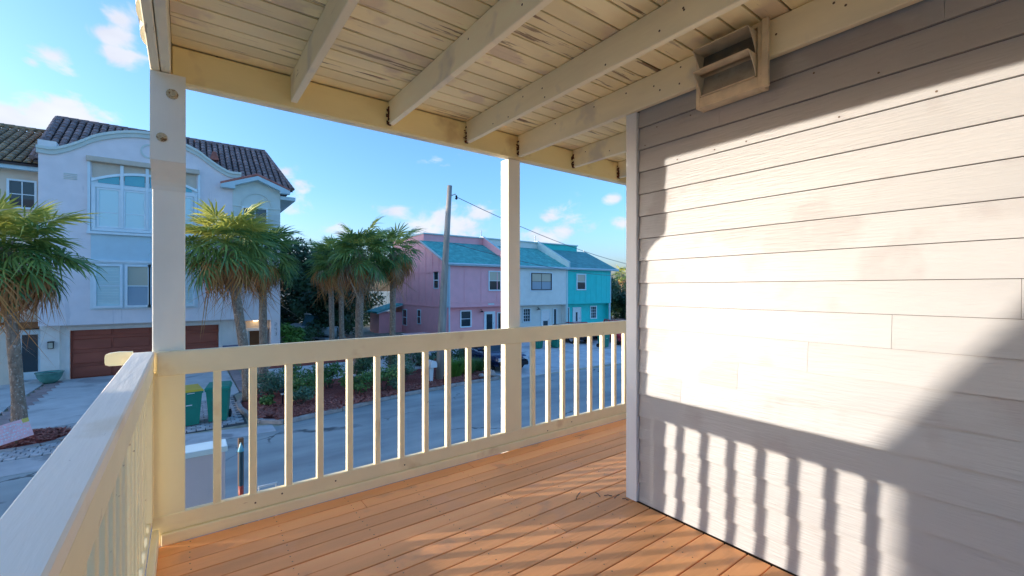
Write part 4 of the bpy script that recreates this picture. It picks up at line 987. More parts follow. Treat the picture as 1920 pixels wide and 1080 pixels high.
# firewalls between the units
def firewall(t, x, m):
    zt = lambda y: ZE+.10+(y-YT+.3)*((ZR-ZE)/(YR-YT+.25))
    P(t, 'firewall', m, MB().prism([(YT-.30, ZE+.02), (YT-.30, zt(YT-.3)+.42), (YR, zt(YR)+.62), (YR+3, zt(YR)+.62), (YR+3, 4.5), (YR, zt(YR)-.2)], x-.09, x+.09, 'x'))
    P(t, 'firewall_cap', 'bandlight', MB().prism([(YT-.33, zt(YT-.3)+.43), (YT-.33, zt(YT-.3)+.47), (YR, zt(YR)+.67), (YR+3, zt(YR)+.67), (YR+3, zt(YR)+.63), (YR, zt(YR)+.63)], x-.12, x+.12, 'x'))
    P(t, 'vent_pipe', 'steel', MB().tube([(x+.0, YR+.4, zt(YR)+.5), (x+.0, YR+.4, zt(YR)+1.25)], .035, 6))
firewall(pk, 21.62, 'pink'); firewall(cr_, 28.0, 'bandlight')
# pink details
for x in (17.145, 18.67, 20.19, 21.6):
    P(pk, 'batten', 'pink', MB().box(x-.03, x+.03, YT-.025, YT-.001, .35, 3.1))
P(pk, 'belt_board', 'pink', MB().box(15.75, 21.7, YT-.04, YT-.001, .25, .34).box(15.75, 21.7, YT-.03, YT-.001, -.06, .0))
xs_ = 15.74
for y in (30.5, 31.55, 32.8, 34.1, 35.5, 36.9, 38.3):
    zt = min(5.2, ZE+(y-YT)*.46)-.1
    P(pk, 'batten', 'pink', MB().box(xs_-.025, xs_-.001, y-.03, y+.03, .06, zt))
P(pk, 'belt_board', 'pink', MB().box(xs_-.05, xs_-.001, YT+.1, 39.9, -.08, .05).box(xs_-.04, xs_-.026, YT+.1, 39.9, 2.62, 2.70))
P(pk, 'corner_board', 'fascia', MB().box(15.70, 15.90, YT-.03, YT-.001, -.05, 3.1).box(15.70, 15.739, YT, YT+.25, -.05, 3.1))
P(pk, 'side_return', 'pink', MB().box(15.745, 15.85, YT+.02, YT+.59, ZG, -.08)); P(pk, 'downpipe', 'fascia', MB().tube([(15.80, YT-.08, 3.15), (15.80, YT-.08, ZG)], .06, 8))
P(pk, 'rake_board', 'fascia', MB().prism([(YT-.30, ZE+.0), (YR, ZR-.10), (YR, ZR+.05), (YT-.30, ZE+.14)], 15.40, 15.44, 'x'))
win(pk, 19.42, 20.48, 1.28, 2.70, YT, gl='glass', gl2='glasscream', t=.09); win(pk, 17.18, 18.02, -1.58, -.42, YT+.6, t=.09, gl='glass')
door(pk, 19.38, 20.30, ZG+.1, -.56, YT+.6, 'wframe', lite=(.18, .8, .12, .92)); win(pk, 20.66, 20.98, ZG+.2, -.66, YT+.6, nz=1)
P(pk, 'number_plate', 'white', MB().box(19.32, 19.90, YT-.03, YT-.001, .06, .20))
def barn_lamp(t, x, z):
    P(t, 'porch_lamp', 'darkmetal', MB().tube([(x, YT+.59, z+.08), (x, YT+.42, z+.12), (x, YT+.36, z)], .02, 6).lathe([(.03, z+.02), (.19, z-.09)], x, YT+.36, 12))
barn_lamp(pk, 18.97, -.42); barn_lamp(cr_, 24.9, -.38)
# side windows (facing -X) on pink
def winx(par, x, y0, y1, z0, z1, t=.07):
    w = MB().box(x-.04, x, y0-t, y0, z0-t, z1+t).box(x-.04, x, y1, y1+t, z0-t, z1+t).box(x-.04, x, y0, y1, z0-t, z0).box(x-.04, x, y0, y1, z1, z1+t).box(x-.03, x, y0, y1, (z0+z1)/2-.03, (z0+z1)/2+.03)
    f = P(par, 'window', 'wframe', w)
    for a, b in ((z0, (z0+z1)/2-.031), ((z0+z1)/2+.031, z1)): subw(f, par, 'pane', 'glass', MB().box(x-.015, x-.003, y0+.003, y1-.003, a+.003, b-.003))
winx(pk, xs_, 30.55, 31.25, 1.42, 2.62); winx(pk, xs_, 36.6, 37.4, -1.85, -.52); winx(pk, xs_, 33.75, 34.3, -1.55, -.45)
# cream details
P(cr_, 'corner_board', 'bandlight', MB().box(27.86, 28.06, YT-.045, YT-.001, ZG, 3.1)); P(cr_, 'belt_board', 'cream2', MB().box(21.77, 27.85, YT-.03, YT-.001, -.06, .06))
win(cr_, 23.80, 26.0, 1.3, 2.66, YT, fr='darkmetal', gl='glassmid', gl2='glasscream', nx=2, t=.05); P(cr_, 'window_trim', 'wframe', MB().box(23.62, 23.74, YT-.02, YT-.001, 1.14, 2.84).box(26.06, 26.18, YT-.02, YT-.001, 1.14, 2.84).box(23.741, 26.059, YT-.02, YT-.001, 1.12, 1.24).box(23.741, 26.059, YT-.02, YT-.001, 2.72, 2.84))
win(cr_, 23.33, 24.06, -1.48, -.40, YT+.6, grid=2, t=.08, gl='glass'); door(cr_, 25.42, 26.32, ZG+.1, -.58, YT+.6, 'white', lite=(.2, .8, .18, .5))
win(cr_, 26.84, 27.16, ZG+.2, -.50, YT+.6, nz=1)
P(cr_, 'side_wall', 'cream2', MB().box(27.82, 27.99, YT+.02, YT+.59, ZG, -.08))
# teal details
win(tl, 29.25, 30.30, 1.32, 2.66, YT, gl='glass', gl2='glasscream', t=.10); win(tl, 31.72, 32.46, -1.50, -.40, YT+.6, grid=2, t=.08)
door(tl, 29.33, 30.28, ZG+.1, -.47, YT+.6, 'white', lite=(.36, .6, .15, .8)); win(tl, 28.30, 28.75, ZG+.2, -.45, YT+.6, nz=1)
P(tl, 'porch_post', 'fascia', MB().box(33.80, 33.95, YT+.0, YT+.12, ZG, -.064)); P(tl, 'corner_board', 'fascia', MB().box(33.90, 34.0, YT-.03, YT+.1, -.05, 3.1))
P(tl, 'end_wall', 'teal', MB().box(33.975, 34.0, YT+.11, 40, ZG, 3.12))
for k in range(8):
    P(tl, 'groove_board', 'teal', MB().box(28.15+k*.74, 28.17+k*.74, YT-.012, YT-.001, -.05, 3.08))
# shed at the side of the pink house
sd = thing('garden_shed', 'small pink shed with a teal lean-to roof behind the right-hand palms', 'shed', (14.6, 38.5, ZG))
P(sd, 'walls', 'pink', MB().box(13.6, 15.72, 37.6, 39.9, ZG, -.75)); P(sd, 'roof', 'shingle', MB().prism([(13.35, -.80), (15.73, -.05), (15.73, .05), (13.35, -.66)], 37.35, 40.1))
P(sd, 'fascia', 'fascia', MB().prism([(13.33, -.86), (15.73, -.11), (15.73, -.04), (13.33, -.78)], 37.30, 37.345))

# ================================================================ UTILITY POLE, WIRES
up_ = thing('utility_pole', 'tall weathered timber utility pole rising beside the white mailbox', 'utility pole', (8.48, 16.42, ZG))
MB().tube([(0, 0, -.3), (.12, -.09, 3), (.26, -.19, 6), (.36, -.27, 8.2)], [.165, .15, .125, .10], 14).build('pole_shaft', M['pole'], up_, smooth=True)
MB().tube([(.34, -.26, 7.75), (.55, -.42, 7.85), (.58, -.44, 7.72)], .02, 6).build('bracket', M['steel'], up_)
MB().tube([(.20, -.02, .2), (.33, -.10, 4), (.40, -.14, 6.4)], .022, 6).build('conduit', M['steel'], up_)
MB().lathe([(.03, 7.62), (.06, 7.66), (.03, 7.72), (.05, 7.76), (.02, 7.8)], .58, -.44, 10).build('insulator', M['darkmetal'], up_)
def wire(label, a, b, sag, r=.013):
    a = Vector(a); b = Vector(b); pts = []
    for i in range(25):
        t = i/24; p = a+(b-a)*t; p.z -= sag*4*t*(1-t); pts.append(tuple(p))
    tag(MB().tube(pts, r, 5).build('overhead_wire', M['wire']), label, 'wire', 'overhead wires')
wire('upper black overhead wire sagging right from the utility pole top', (9.05, 15.98, 5.18), (40, 21, 3.1), 1.3, .014)
wire('lower black overhead wire crossing the teal roofs from the pole', (8.95, 16.1, 3.25), (46, 27, 4.2), 1.4, .013)
an = thing('antenna_mast', 'thin far antenna mast standing above the teal roof line', 'antenna', (52, 50, ZG))
MB().tube([(0, 0, 0), (0, 0, 10.2)], .06, 6).build('mast', M['steel'], an)
for z in (8.2, 9, 9.8): MB().tube([(-.5, 0, z), (.7, 0, z)], .03, 5).build('crossbar', M['steel'], an)

# ================================================================ MAILBOX, SIGN, BINS, POSTS
ml = thing('mailbox', 'white rounded plastic mailbox on a post in front of the utility pole', 'mailbox', (8.0, 16.2, ZG+.12))
pf = [(-.13, 0), (.13, 0), (.13, .14)]+[(.13*math.cos(PI*k/8), .14+.12*math.sin(PI*k/8)) for k in range(1, 8)]+[(-.13, .14)]
m_ = MB().prism(pf, -.26, .26, 'y'); m_.v = [(a, b, c+.62) for a, b, c in m_.v]; m_.build('mailbox_body', M['mail'], ml)
m_ = MB().prism([(p[0]*1.08, p[1]*1.05) for p in pf], -.29, -.262, 'y'); m_.v = [(a, b, c+.615) for a, b, c in m_.v]; m_.build('mailbox_door', M['mail'], ml)
MB().prism([(-.06, 0), (.06, 0), (.10, .62), (-.10, .62)], -.06, .06).build('post', M['mail'], ml); MB().box(-.17, .17, -.1, .1, .58, .619).build('shelf', M['mail'], ml)
MB().box(.141, .155, -.1, -.06, .72, .95).build('flag', M['redband'], ml)

sg = thing('yard_sign', 'tilted pink board with faded lettering leaning at the foot of the nearest palm', 'sign', (-3.26, 15.72, ZG+.22), R(28))
b_ = MB().box(-.29, .29, -.012, .012, 0, .46, .004)
rt = Matrix.Rotation(R(-14), 3, 'X') @ Matrix.Rotation(R(-9), 3, 'Y')
def rot(mb): mb.v = [tuple(rt @ Vector(p)) for p in mb.v]; return mb
rot(b_).build('board', M['signpink'], sg)
random.seed(2)
for r_ in range(5):
    x = -.25
    tx = MB()
    while x < .20:
        w_ = random.uniform(.025, .06); tx.box(x, x+w_*.3, -.0165, -.0125, .36-r_*.07, .40-r_*.07); tx.box(x, x+w_, -.0166, -.0126, .375-r_*.07, .384-r_*.07); x += w_+random.choice((.012, .014, .04))
    rot(tx).build('lettering', M['signtext'], sg)
rot(MB().box(.17, .29, -.017, -.0128, .36, .46)).build('yellow_corner', M['yellow'], sg); MB().box(-.02, .02, .06, .09, -.25, .2).build('stake', M['driftwood'], sg)

def bin_(name, label, loc, rz, lid, openl=False):
    t = thing(name, label, 'trash bin', loc, rz, 'wheeled bins at the kerb')
    b = MB(); ring = []
    for z, w, d in ((0.04, .215, .24), (.55, .245, .29), (.92, .27, .33), (.925, .295, .355), (.985, .295, .355)):
        ring.append([(-w, -d, z), (w, -d, z), (w, d, z), (-w, d, z)])
    for r in ring: b.v += r
    b.f.append((3, 2, 1, 0))
    for i in range(len(ring)-1):
        for k in range(4): a = i*4+k; c = i*4+(k+1) % 4; b.f.append((a, c, c+4, a+4))
    b.f.append((16, 17, 18, 19)); b.build('bin_body', M['bin'], t)
    MB().box(-.16, .16, -.300, -.262, .52, .80, .01).build('front_panel', M['bin'], t)
    MB().box(-.10, .04, -.3045, -.3005, .60, .625).build('label_strip', M['white'], t); MB().box(-.08, .09, -.362, -.3555, .94, .958).build('label_strip', M['white'], t)
    l = MB(); l.add([(-.31, -.38, .99), (.31, -.38, .99), (.31, .36, .99), (-.31, .36, .99), (-.28, -.34, 1.04), (.28, -.34, 1.04), (.27, .30, 1.085), (-.27, .30, 1.085)], [(0, 3, 2, 1), (4, 5, 6, 7), (0, 1, 5, 4), (1, 2, 6, 5), (2, 3, 7, 6), (3, 0, 4, 7)])
    l.build('lid', M[lid], t); MB().tube([(-.22, .40, .98), (.22, .40, .98)], .02, 6).build('handle', M['bin'], t)
    for sx in (-.25, .25):
        w = MB().tube([(sx-.03, .27, .12), (sx+.03, .27, .12)], .12, 14).build('wheel', M['tyre'], t)
    return t
bin_('wheeled_bin', 'dark green wheeled bin with a yellow lid, nearer the corner post', (.08, 15.42, ZG+.04), R(8), 'binyel')
bin_('wheeled_bin', 'all-green wheeled bin standing right of the yellow-lidded one', (.80, 15.45, ZG+.04), R(-10), 'bin')
bin_('wheeled_bin', 'far dark green bin left of the pair in front of the cream townhouse', (18.35, 21.75, ZG+.03), R(20), 'bin')
bin_('wheeled_bin', 'far dark green bin right of the pair in front of the cream townhouse', (19.5, 21.3, ZG+.03), R(12), 'bin')
bin_('wheeled_bin', 'far dark green bin beside the red car', (22.25, 19.6, ZG+.03), R(5), 'bin')

ww = thing('wing_wall', 'mauve-grey stucco garden wall with pale cap seen through the railing left end', 'wall', (-.4, 6.1, ZG))
P(ww, 'wall_panel', 'wing', MB().box(-.45, .372, 6.0, 6.27, ZG, -.52)); P(ww, 'cap', 'wingcap', MB().box(-.47, .395, 5.985, 6.29, -.519, -.455, .006))
tk = thing('lantern_post', 'brown weathered post with a narrow blue cone-capped lantern behind the railing', 'post', (.565, 6.45, ZG))
MB().box(-.030, .030, -.02, .04, -.1, 2.02, .006).build('post', M['driftwood'], tk)
MB().lathe([(.0001, 1.985), (.008, 1.97), (.036, 1.88), (.036, 1.872), (.0001, 1.872)], -.005, -.05, 14).build('cone_cap', M['bluecap'], tk, smooth=True)
MB().lathe([(.022, 1.44), (.024, 1.87)], -.003, -.05, 12).build('lantern_tube', M['bluegl'], tk, smooth=True)
MB().lathe([(.025, 1.30), (.028, 1.44), (.0001, 1.44)], -.003, -.05, 12).build('red_band', M['redband'], tk, smooth=True)
MB().box(-.02, .02, -.05, -.02, 1.6, 1.63).build('clip', M['steel'], tk)
wb = thing('white_bracket', 'low white metal frame glimpsed just above the bottom rail', 'frame', (.84, 6.24, ZG))
MB().box(-.11, .10, -.012, .012, 1.425, 1.445).box(.078, .10, -.012, .012, .0, 1.424).box(-.11, -.09, -.012, .012, 0, 1.424).box(-.089, .077, -.012, .012, 1.33, 1.345).build('frame_bars', M['white'], wb)

# low path light in the bed and edging stones
pl_ = thing('path_light', 'small dark path light standing among the shrubs near the bins', 'lamp', (2.55, 15.9, ZG+.15))
MB().tube([(0, 0, 0), (0, 0, .42)], .02, 6).build('stem', M['darkmetal'], pl_); MB().lathe([(.10, .38), (.12, .42), (.03, .50), (.0001, .5)], 0, 0, 12).build('cap', M['darkmetal'], pl_); MB().lathe([(.05, .30), (.05, .38)], 0, 0, 10).build('lens', M['lens'], pl_)
def rock(label, loc, s, seed):
    random.seed(seed); mb = MB(); n = 10; rings = 6; ph = [random.uniform(.7, 1.2) for _ in range(80)]
    vs = []
    for i in range(rings+1):
        for k in range(n):
            a = PI*i/rings; b = 2*PI*k/n; r = s*(ph[(i*n+k) % 80] if 0 < i < rings else 1)
            vs.append((r*1.3*math.sin(a)*math.cos(b), r*math.sin(a)*math.sin(b), r*.8*math.cos(a)+s*.5))
    mb.add(vs, [(i*n+k, i*n+(k+1) % n, (i+1)*n+(k+1) % n, (i+1)*n+k) for i in range(rings) for k in range(n)])
    o = mb.build('rock', M['stone']); o.location = loc; tag(o, label, 'rock', 'rocks at the end of the bed')
rock('larger pale rock at the right end of the planting bed', (10.65, 15.75, ZG+.1), .2, 1); rock('smaller rock left of the larger pale one', (10.2, 15.8, ZG+.1), .13, 2); rock('low rock behind the two at the bed end', (10.9, 16.3, ZG+.1), .15, 3)

# ================================================================ PALMS
def frond_mesh(seed, nleaf=30, L=.95, pet=.85, spread=2.2, droop=.25, sagp=.18, mats=None, dead=False):
    random.seed(seed); mb = MB()
    # petiole along +X, curving down
    pts = []; 
    for i in range(6):
        t = i/5; pts.append(Vector((pet*t, 0, .10*math.sin(t*PI)*pet-sagp*t*t)))
    w = .016
    for i in range(5):
        p, q = pts[i], pts[i+1]; w0 = .022*(1-i/8); w1 = .022*(1-(i+1)/8)
        mb.add([p+Vector((0, -w0, 0)), q+Vector((0, -w1, 0)), q+Vector((0, w1, 0)), p+Vector((0, w0, 0))], [(0, 1, 2, 3)])
    hub = pts[-1]; dirx = (pts[-1]-pts[-2]).normalized()
    for i in range(nleaf):
        a = -spread+2*spread*i/(nleaf-1)+random.uniform(-.03, .03)
        l = L*(.62+.38*math.cos(a*.62))*random.uniform(.88, 1.06)
        st = .28*L*max(0, math.cos(a))     # costa: middle leaflets leave farther out
        base = hub+dirx*st*.5
        d = Vector((math.cos(a)*dirx.x, math.sin(a), math.cos(a)*dirx.z+.06+.10*math.cos(i*3.1))).normalized()
        side = Vector((-math.sin(a), math.cos(a), 0)); dw = l*spread*2/(nleaf-1)*.60
        dr = droop*random.uniform(.5, 1.7)*(1.8 if dead else 1)
        if random.random() < .14: dr *= 3.2; l *= .9
        if random.random() < .05: l *= .55
        p0 = base; p1 = base+d*l*.42; p2 = base+d*l*.74-Vector((0, 0, dr*.22)); p3 = base+d*l*.93-Vector((0, 0, dr*.75))+side*random.uniform(-.03, .03)
        w1 = dw*.42; w2 = dw*.26
        up = Vector((0, 0, w1*.5))
        mb.add([p0, p1-side*w1, p1+up, p1+side*w1, p2-side*w2, p2+side*w2, p3], [(0, 1, 2), (0, 2, 3), (1, 4, 5, 2), (2, 5, 3), (4, 6, 5)])
    return mb
FM = {}
for k, m in (('g', LG), ('y', LY), ('b', LB), ('s', LS)):
    FM[k] = [frond_mesh(10*j+ord(k), nleaf=27 if k in 'gy' else 16, L=(.86, .80, .90, .74, .84)[j], pet=(.80, .62, .95, .88, .50)[j] if k in 'gy' else .8, spread=2.25 if k in 'gy' else 1.3, droop=.10 if k == 'y' else (.22 if k == 'g' else .40), dead=k in 'bs').mesh('frond', m) for j in range(5)]
def palm(label, base, topz, lean=(0, 0), size=1.0, n=46, seed=0, r=.17, yellow=0.1, dead=1.0, curve=.3, hw=1.0):
    random.seed(seed)
    H = topz-base[2]
    t = thing('palm_tree', label, 'palm tree', base, 0, 'cabbage palms along the street')
    pts = []; rad = []
    for i in range(15):
        u = i/14; pts.append((lean[0]*(u**(1+curve)), lean[1]*(u**(1+curve)), H*u-.05)); rad.append(r*(1.25-.35*min(1, u*4))*(1+random.uniform(-.04, .04))*(1+.12*(u > .9)))
    tr = MB().tube(pts, rad, 14).build('trunk', M['trunk'], t, smooth=True)
    c = Vector((lean[0], lean[1], H))
    # leaf boots at the top of the trunk
    bo = MB()
    for i in range(26):
        a = i*2.4; z = H-.75*random.random(); u = z/H; px = lean[0]*u**(1+curve); py = lean[1]*u**(1+curve)
        d = Vector((math.cos(a), math.sin(a), 0)); s_ = Vector((-d.y, d.x, 0))*.035; p = Vector((px, py, z))+d*r*.8
        bo.add([p-s_, p+s_, p+s_*.7+d*.10+Vector((0, 0, .22)), p-s_*.7+d*.10+Vector((0, 0, .22))], [(0, 1, 2, 3)])
    bo.build('leaf_bases', M['trunk'], t)
    for i in range(n):
        u = (i+.5)/n
        el = 80-u*108+random.uniform(-9, 9)
        az = i*2.39996+random.uniform(-.25, .25)
        k = 'g'; s = size*random.uniform(.88, 1.1)
        if el > 78-118*yellow*1.8 and random.random() < .9: k = 'y'
        me = random.choice(FM[k])
        inst('frond', me, t, (c.x, c.y, c.z+.08-.12*u), (random.uniform(-.5, .5), -R(el), az), (s, s*random.uniform(.75, 1.05), s)).rotation_mode = 'XYZ'
    nd_ = int(30*dead)
    for i in range(nd_):
        el = random.uniform(-62, -8); az = i*2.39996+1; k = random.choice('bbbs' if dead < 1.3 else 'bs'); s = size*random.uniform(.62, .92)
        inst('frond', random.choice(FM[k]), t, (c.x, c.y, c.z-.1-.15*random.random()), (random.uniform(-.5, .5), -R(el), az), (s, s*.8, s))
    return t
zb = ZG+.1
palm('nearest palm at the left edge, broad crown over the driveway, pink board at its foot', (-3.36, 16.45, zb), 2.35, (-.30, .1), 1.08, 58, 1, .135, .16, 1.2)
palm('palm just right of the corner post with its trunk leaning left from the bed corner', (1.78, 17.5, zb), 2.88, (-.62, .5), 1.08, 56, 2, .165, .22, 1.1)
palm('palm with a dark slim trunk in front of the entrance door of the lavender house', (2.62, 20.8, zb), 2.75, (-.02, .1), 1.02, 48, 3, .165, .04, 1.2)
palm('left of the two thin background palms in front of the dark trees', (6.55, 25.4, zb), 2.8, (-.1, 0), .95, 38, 4, .15, .05, 1.1)
palm('right of the two thin background palms in front of the dark trees', (7.35, 26.4, zb), 2.9, (-.1, 0), .95, 38, 5, .15, .05, 1.0)
palm('tall palm with a pale trunk and grey dead skirt in the middle of the bed', (6.33, 20.15, zb), 2.95, (.12, 0), 1.04, 50, 6, .19, .05, 1.7)
palm('rightmost bed palm with a sparse ragged crown beside the pink house', (8.17, 20.75, zb), 3.15, (.05, 0), 1.0, 32, 7, .16, .02, 1.2)

# ================================================================ TREES AND SHRUBS
def leaf_cloud(n, blobs, size, seed, flat=.5):
    random.seed(seed); mb = MB(); tot = sum(b[3]**2 for b in blobs)
    for (x, y, z, r) in blobs:
        k = int(n*r*r/tot)
        for _ in range(k):
            d = Vector((random.gauss(0, 1), random.gauss(0, 1), random.gauss(0, 1))).normalized()
            rr = r*(random.random()**.33)*random.uniform(.8, 1.1); p = Vector((x, y, z))+Vector((d.x*rr, d.y*rr, d.z*rr*.8))
            a = Vector((random.gauss(0, 1), random.gauss(0, 1), random.gauss(0, .6))).normalized(); b = a.cross((d+Vector((0, 0, .4))).normalized()).normalized()
            s = size*random.uniform(.6, 1.4)
            mb.add([p-a*s, p+b*s*flat, p+a*s, p-b*s*flat], [(0, 1, 2, 3)])
    return mb
def tree(label, x, y, h, cr, m, seed, n=5000, leaf=.13, group='trees behind the houses', name='leafy_tree', low=.25):
    random.seed(seed*7+1)
    t = thing(name, label, 'tree', (x, y, ZG), random.uniform(0, 6), group)
    MB().tube([(0, 0, -.1), (.05, .03, h*.3), (.0, .1, h*.6)], [.16, .12, .07], 9).build('trunk', M['bark'], t, smooth=True)
    blobs = []
    for i in range(14):
        a = random.uniform(0, 2*PI); u = random.random(); z = h*(low+(.88-low)*u); rr = cr*.62*math.sqrt(random.random())*(1.15-.6*abs(u-.4))
        blobs.append((rr*math.cos(a), rr*math.sin(a), z, cr*random.uniform(.34, .55)))
    for b in blobs[:7]:
        MB().tube([(.02, .05, h*.35), ((b[0])*.5, b[1]*.5, (h*.35+b[2])/2), b[:3]], [.07, .045, .02], 6).build('limb', M['bark'], t)
    leaf_cloud(n, blobs, leaf, seed).build('crown', m, t); return t
TR = [('tall dark tree behind the lavender house corner, left end of the dark group', 8.6, 36.0, 7.6, 2.8, LT, 'd'),
      ('dark round tree behind the two thin palms', 8.4, 32.6, 6.4, 2.4, LD, 'd'), ('very dark tree rising behind the covered boat', 8.2, 39.5, 8.6, 3.6, LD, 'd'),
      ('dark tree behind the pale-trunked palm', 10.0, 38.4, 7.4, 2.7, LD, 'd'), ('dark tree behind the pink shed', 15.0, 48.0, 7.4, 3.2, LD, 'd'), ('mid green tree filling the gap left of the pink house', 11.0, 44.5, 7.8, 3.6, LT, 'd'),
      ('dark tree farthest back between the lavender and pink houses', 5.6, 44, 8.6, 3.8, LD, 'd')]
for i, (lb_, x, y, h, c, m, _) in enumerate(TR): tree(lb_, x, y, h, c, m, 60+i, 6500, .16, 'dark trees between the lavender and pink houses', low=.12)
for i, (lb_, x, y, h, c, m) in enumerate([('leftmost dark tree at the right end of the terrace', 40.5, 36, 5.6, 3.0, LD), ('second dark tree right of the teal house', 44.5, 38, 5.4, 3.2, LT), ('third dark tree right of the teal house, by the wall corner', 48.0, 37, 5.8, 3.2, LD), ('low tree right of the teal house in front of the others', 43.0, 33, 4.0, 2.6, LD)]):
    tree(lb_, x, y, h, c, m, 80+i, 4500, .17, 'trees right of the teal townhouse', low=.08)
palm('far small palm poking above the trees right of the teal house', (50.5, 41, ZG), 3.4, (0, 0), .95, 26, 9, .16, .2, .6)
def shrub(label, x, y, r, h, m, seed, n=900, leaf=.055, group='shrubs in the planting bed', z=ZG+.15):
    random.seed(seed); t = thing('shrub', label, 'shrub', (x, y, z), 0, group)
    bl = []
    for i in range(9):
        a = random.uniform(0, 2*PI); rr = r*.6*math.sqrt(random.random()); bl.append((rr*math.cos(a), rr*math.sin(a), h*random.uniform(.25, .75), r*random.uniform(.3, .5)))
    st = MB()
    for b in bl: st.tube([(b[0]*.15, b[1]*.15, -.05), b[:3]], [.014, .006], 5)
    st.build('stems', M['bark'], t); leaf_cloud(n, bl, leaf, seed+5).build('foliage', m, t); return t
SH = [(2.45, 17.55, .75, 1.0, LH2, 'blue-green shrub at the foot of the leaning palm'), (3.35, 16.55, .72, .85, LH, 'low green shrub behind the bare red mulch'), (3.05, 15.6, .55, .6, LH2, 'small grey-green shrub beside the path light'),
      (4.35, 17.3, .85, 1.1, LH, 'fuller green shrub seen between the third and fourth balusters'), (4.85, 15.85, .72, .85, LH, 'rounded green shrub close to the kerb'), (5.9, 15.9, .75, .9, LH, 'rounded green shrub right of its twin at the kerb'),
      (5.9, 17.9, .9, 1.3, LT, 'dark shrub around the pale palm trunk'), (7.0, 16.6, .8, 1.2, LH2, 'tall grey-green shrub left of the mailbox'), (7.3, 18.4, .95, 1.6, LT, 'big dark shrub behind the mailbox'), (9.0, 18.6, .9, 1.5, LH2, 'grey-green shrub right of the utility pole'),
      (10.5, 18.6, .8, 1.0, LT, 'dark shrub in front of the dark blue car'), (2.15, 16.1, .32, .35, LH, 'tiny shrub tucked inside the bed corner kerb'), (3.6, 18.7, .8, .9, LH, 'green shrub at the back of the bed near the second driveway'), (6.3, 15.6, .4, .5, LH2, 'little grey-green shrub right at the kerb')]
for i, (x, y, r, h, m, lb_) in enumerate(SH): shrub(lb_, x, y, r, h, m, 100+i, int(1500*r), .05)
for i, (x, y, r, h, lb_) in enumerate([(5.0, 25.6, .8, .9, 'low dark shrub behind the second driveway, left'), (6.6, 25.2, .8, .8, 'low dark shrub behind the second driveway, middle'), (8.0, 25.6, .9, .9, 'low dark shrub behind the second driveway, right')]): shrub(lb_, x, y, r, h, LT, 130+i, 1200, .06, 'shrubs behind the second driveway', ZG+.1)
shrub('bright green bush against the right corner of the lavender house', 4.95, 27.6, 1.0, 2.3, LBR, 140, 2200, .09, 'bushes by the lavender house', ZG)
shrub('taller darker bush behind the bright green one', 6.0, 29.5, 1.1, 1.8, LT, 141, 2000, .09, 'bushes by the lavender house', ZG)
# grassy clumps right of the pole: upright blades
def clump(label, x, y, r, h, seed, n=700):
    random.seed(seed); t = thing('grass_clump', label, 'ornamental grass', (x, y, ZG+.12), 0, 'ornamental grasses by the pole'); mb = MB()
    for _ in range(n):
        a = random.uniform(0, 2*PI); rr = r*math.sqrt(random.random()); bx, by = rr*.5*math.cos(a), rr*.5*math.sin(a); tx_, ty = rr*1.3*math.cos(a), rr*1.3*math.sin(a); hh = h*random.uniform(.5, 1); w = .008; c_, s_ = -math.sin(a)*w, math.cos(a)*w
        mb.add([(bx-c_, by-s_, 0), (bx+c_, by+s_, 0), ((bx+tx_)/2+c_, (by+ty)/2+s_, hh*.7), ((bx+tx_)/2-c_, (by+ty)/2-s_, hh*.7), (tx_, ty, hh)], [(0, 1, 2, 3), (3, 2, 4)])
    mb.build('blades', LBR if seed % 2 else LH, t)
clump('bright green grass clump directly right of the utility pole', 9.3, 16.7, .7, .85, 1); clump('second grass clump nearer the bed end', 10.1, 16.9, .65, .75, 2); clump('third darker grass clump in front of the car', 10.9, 17.2, .55, .6, 4, 500)

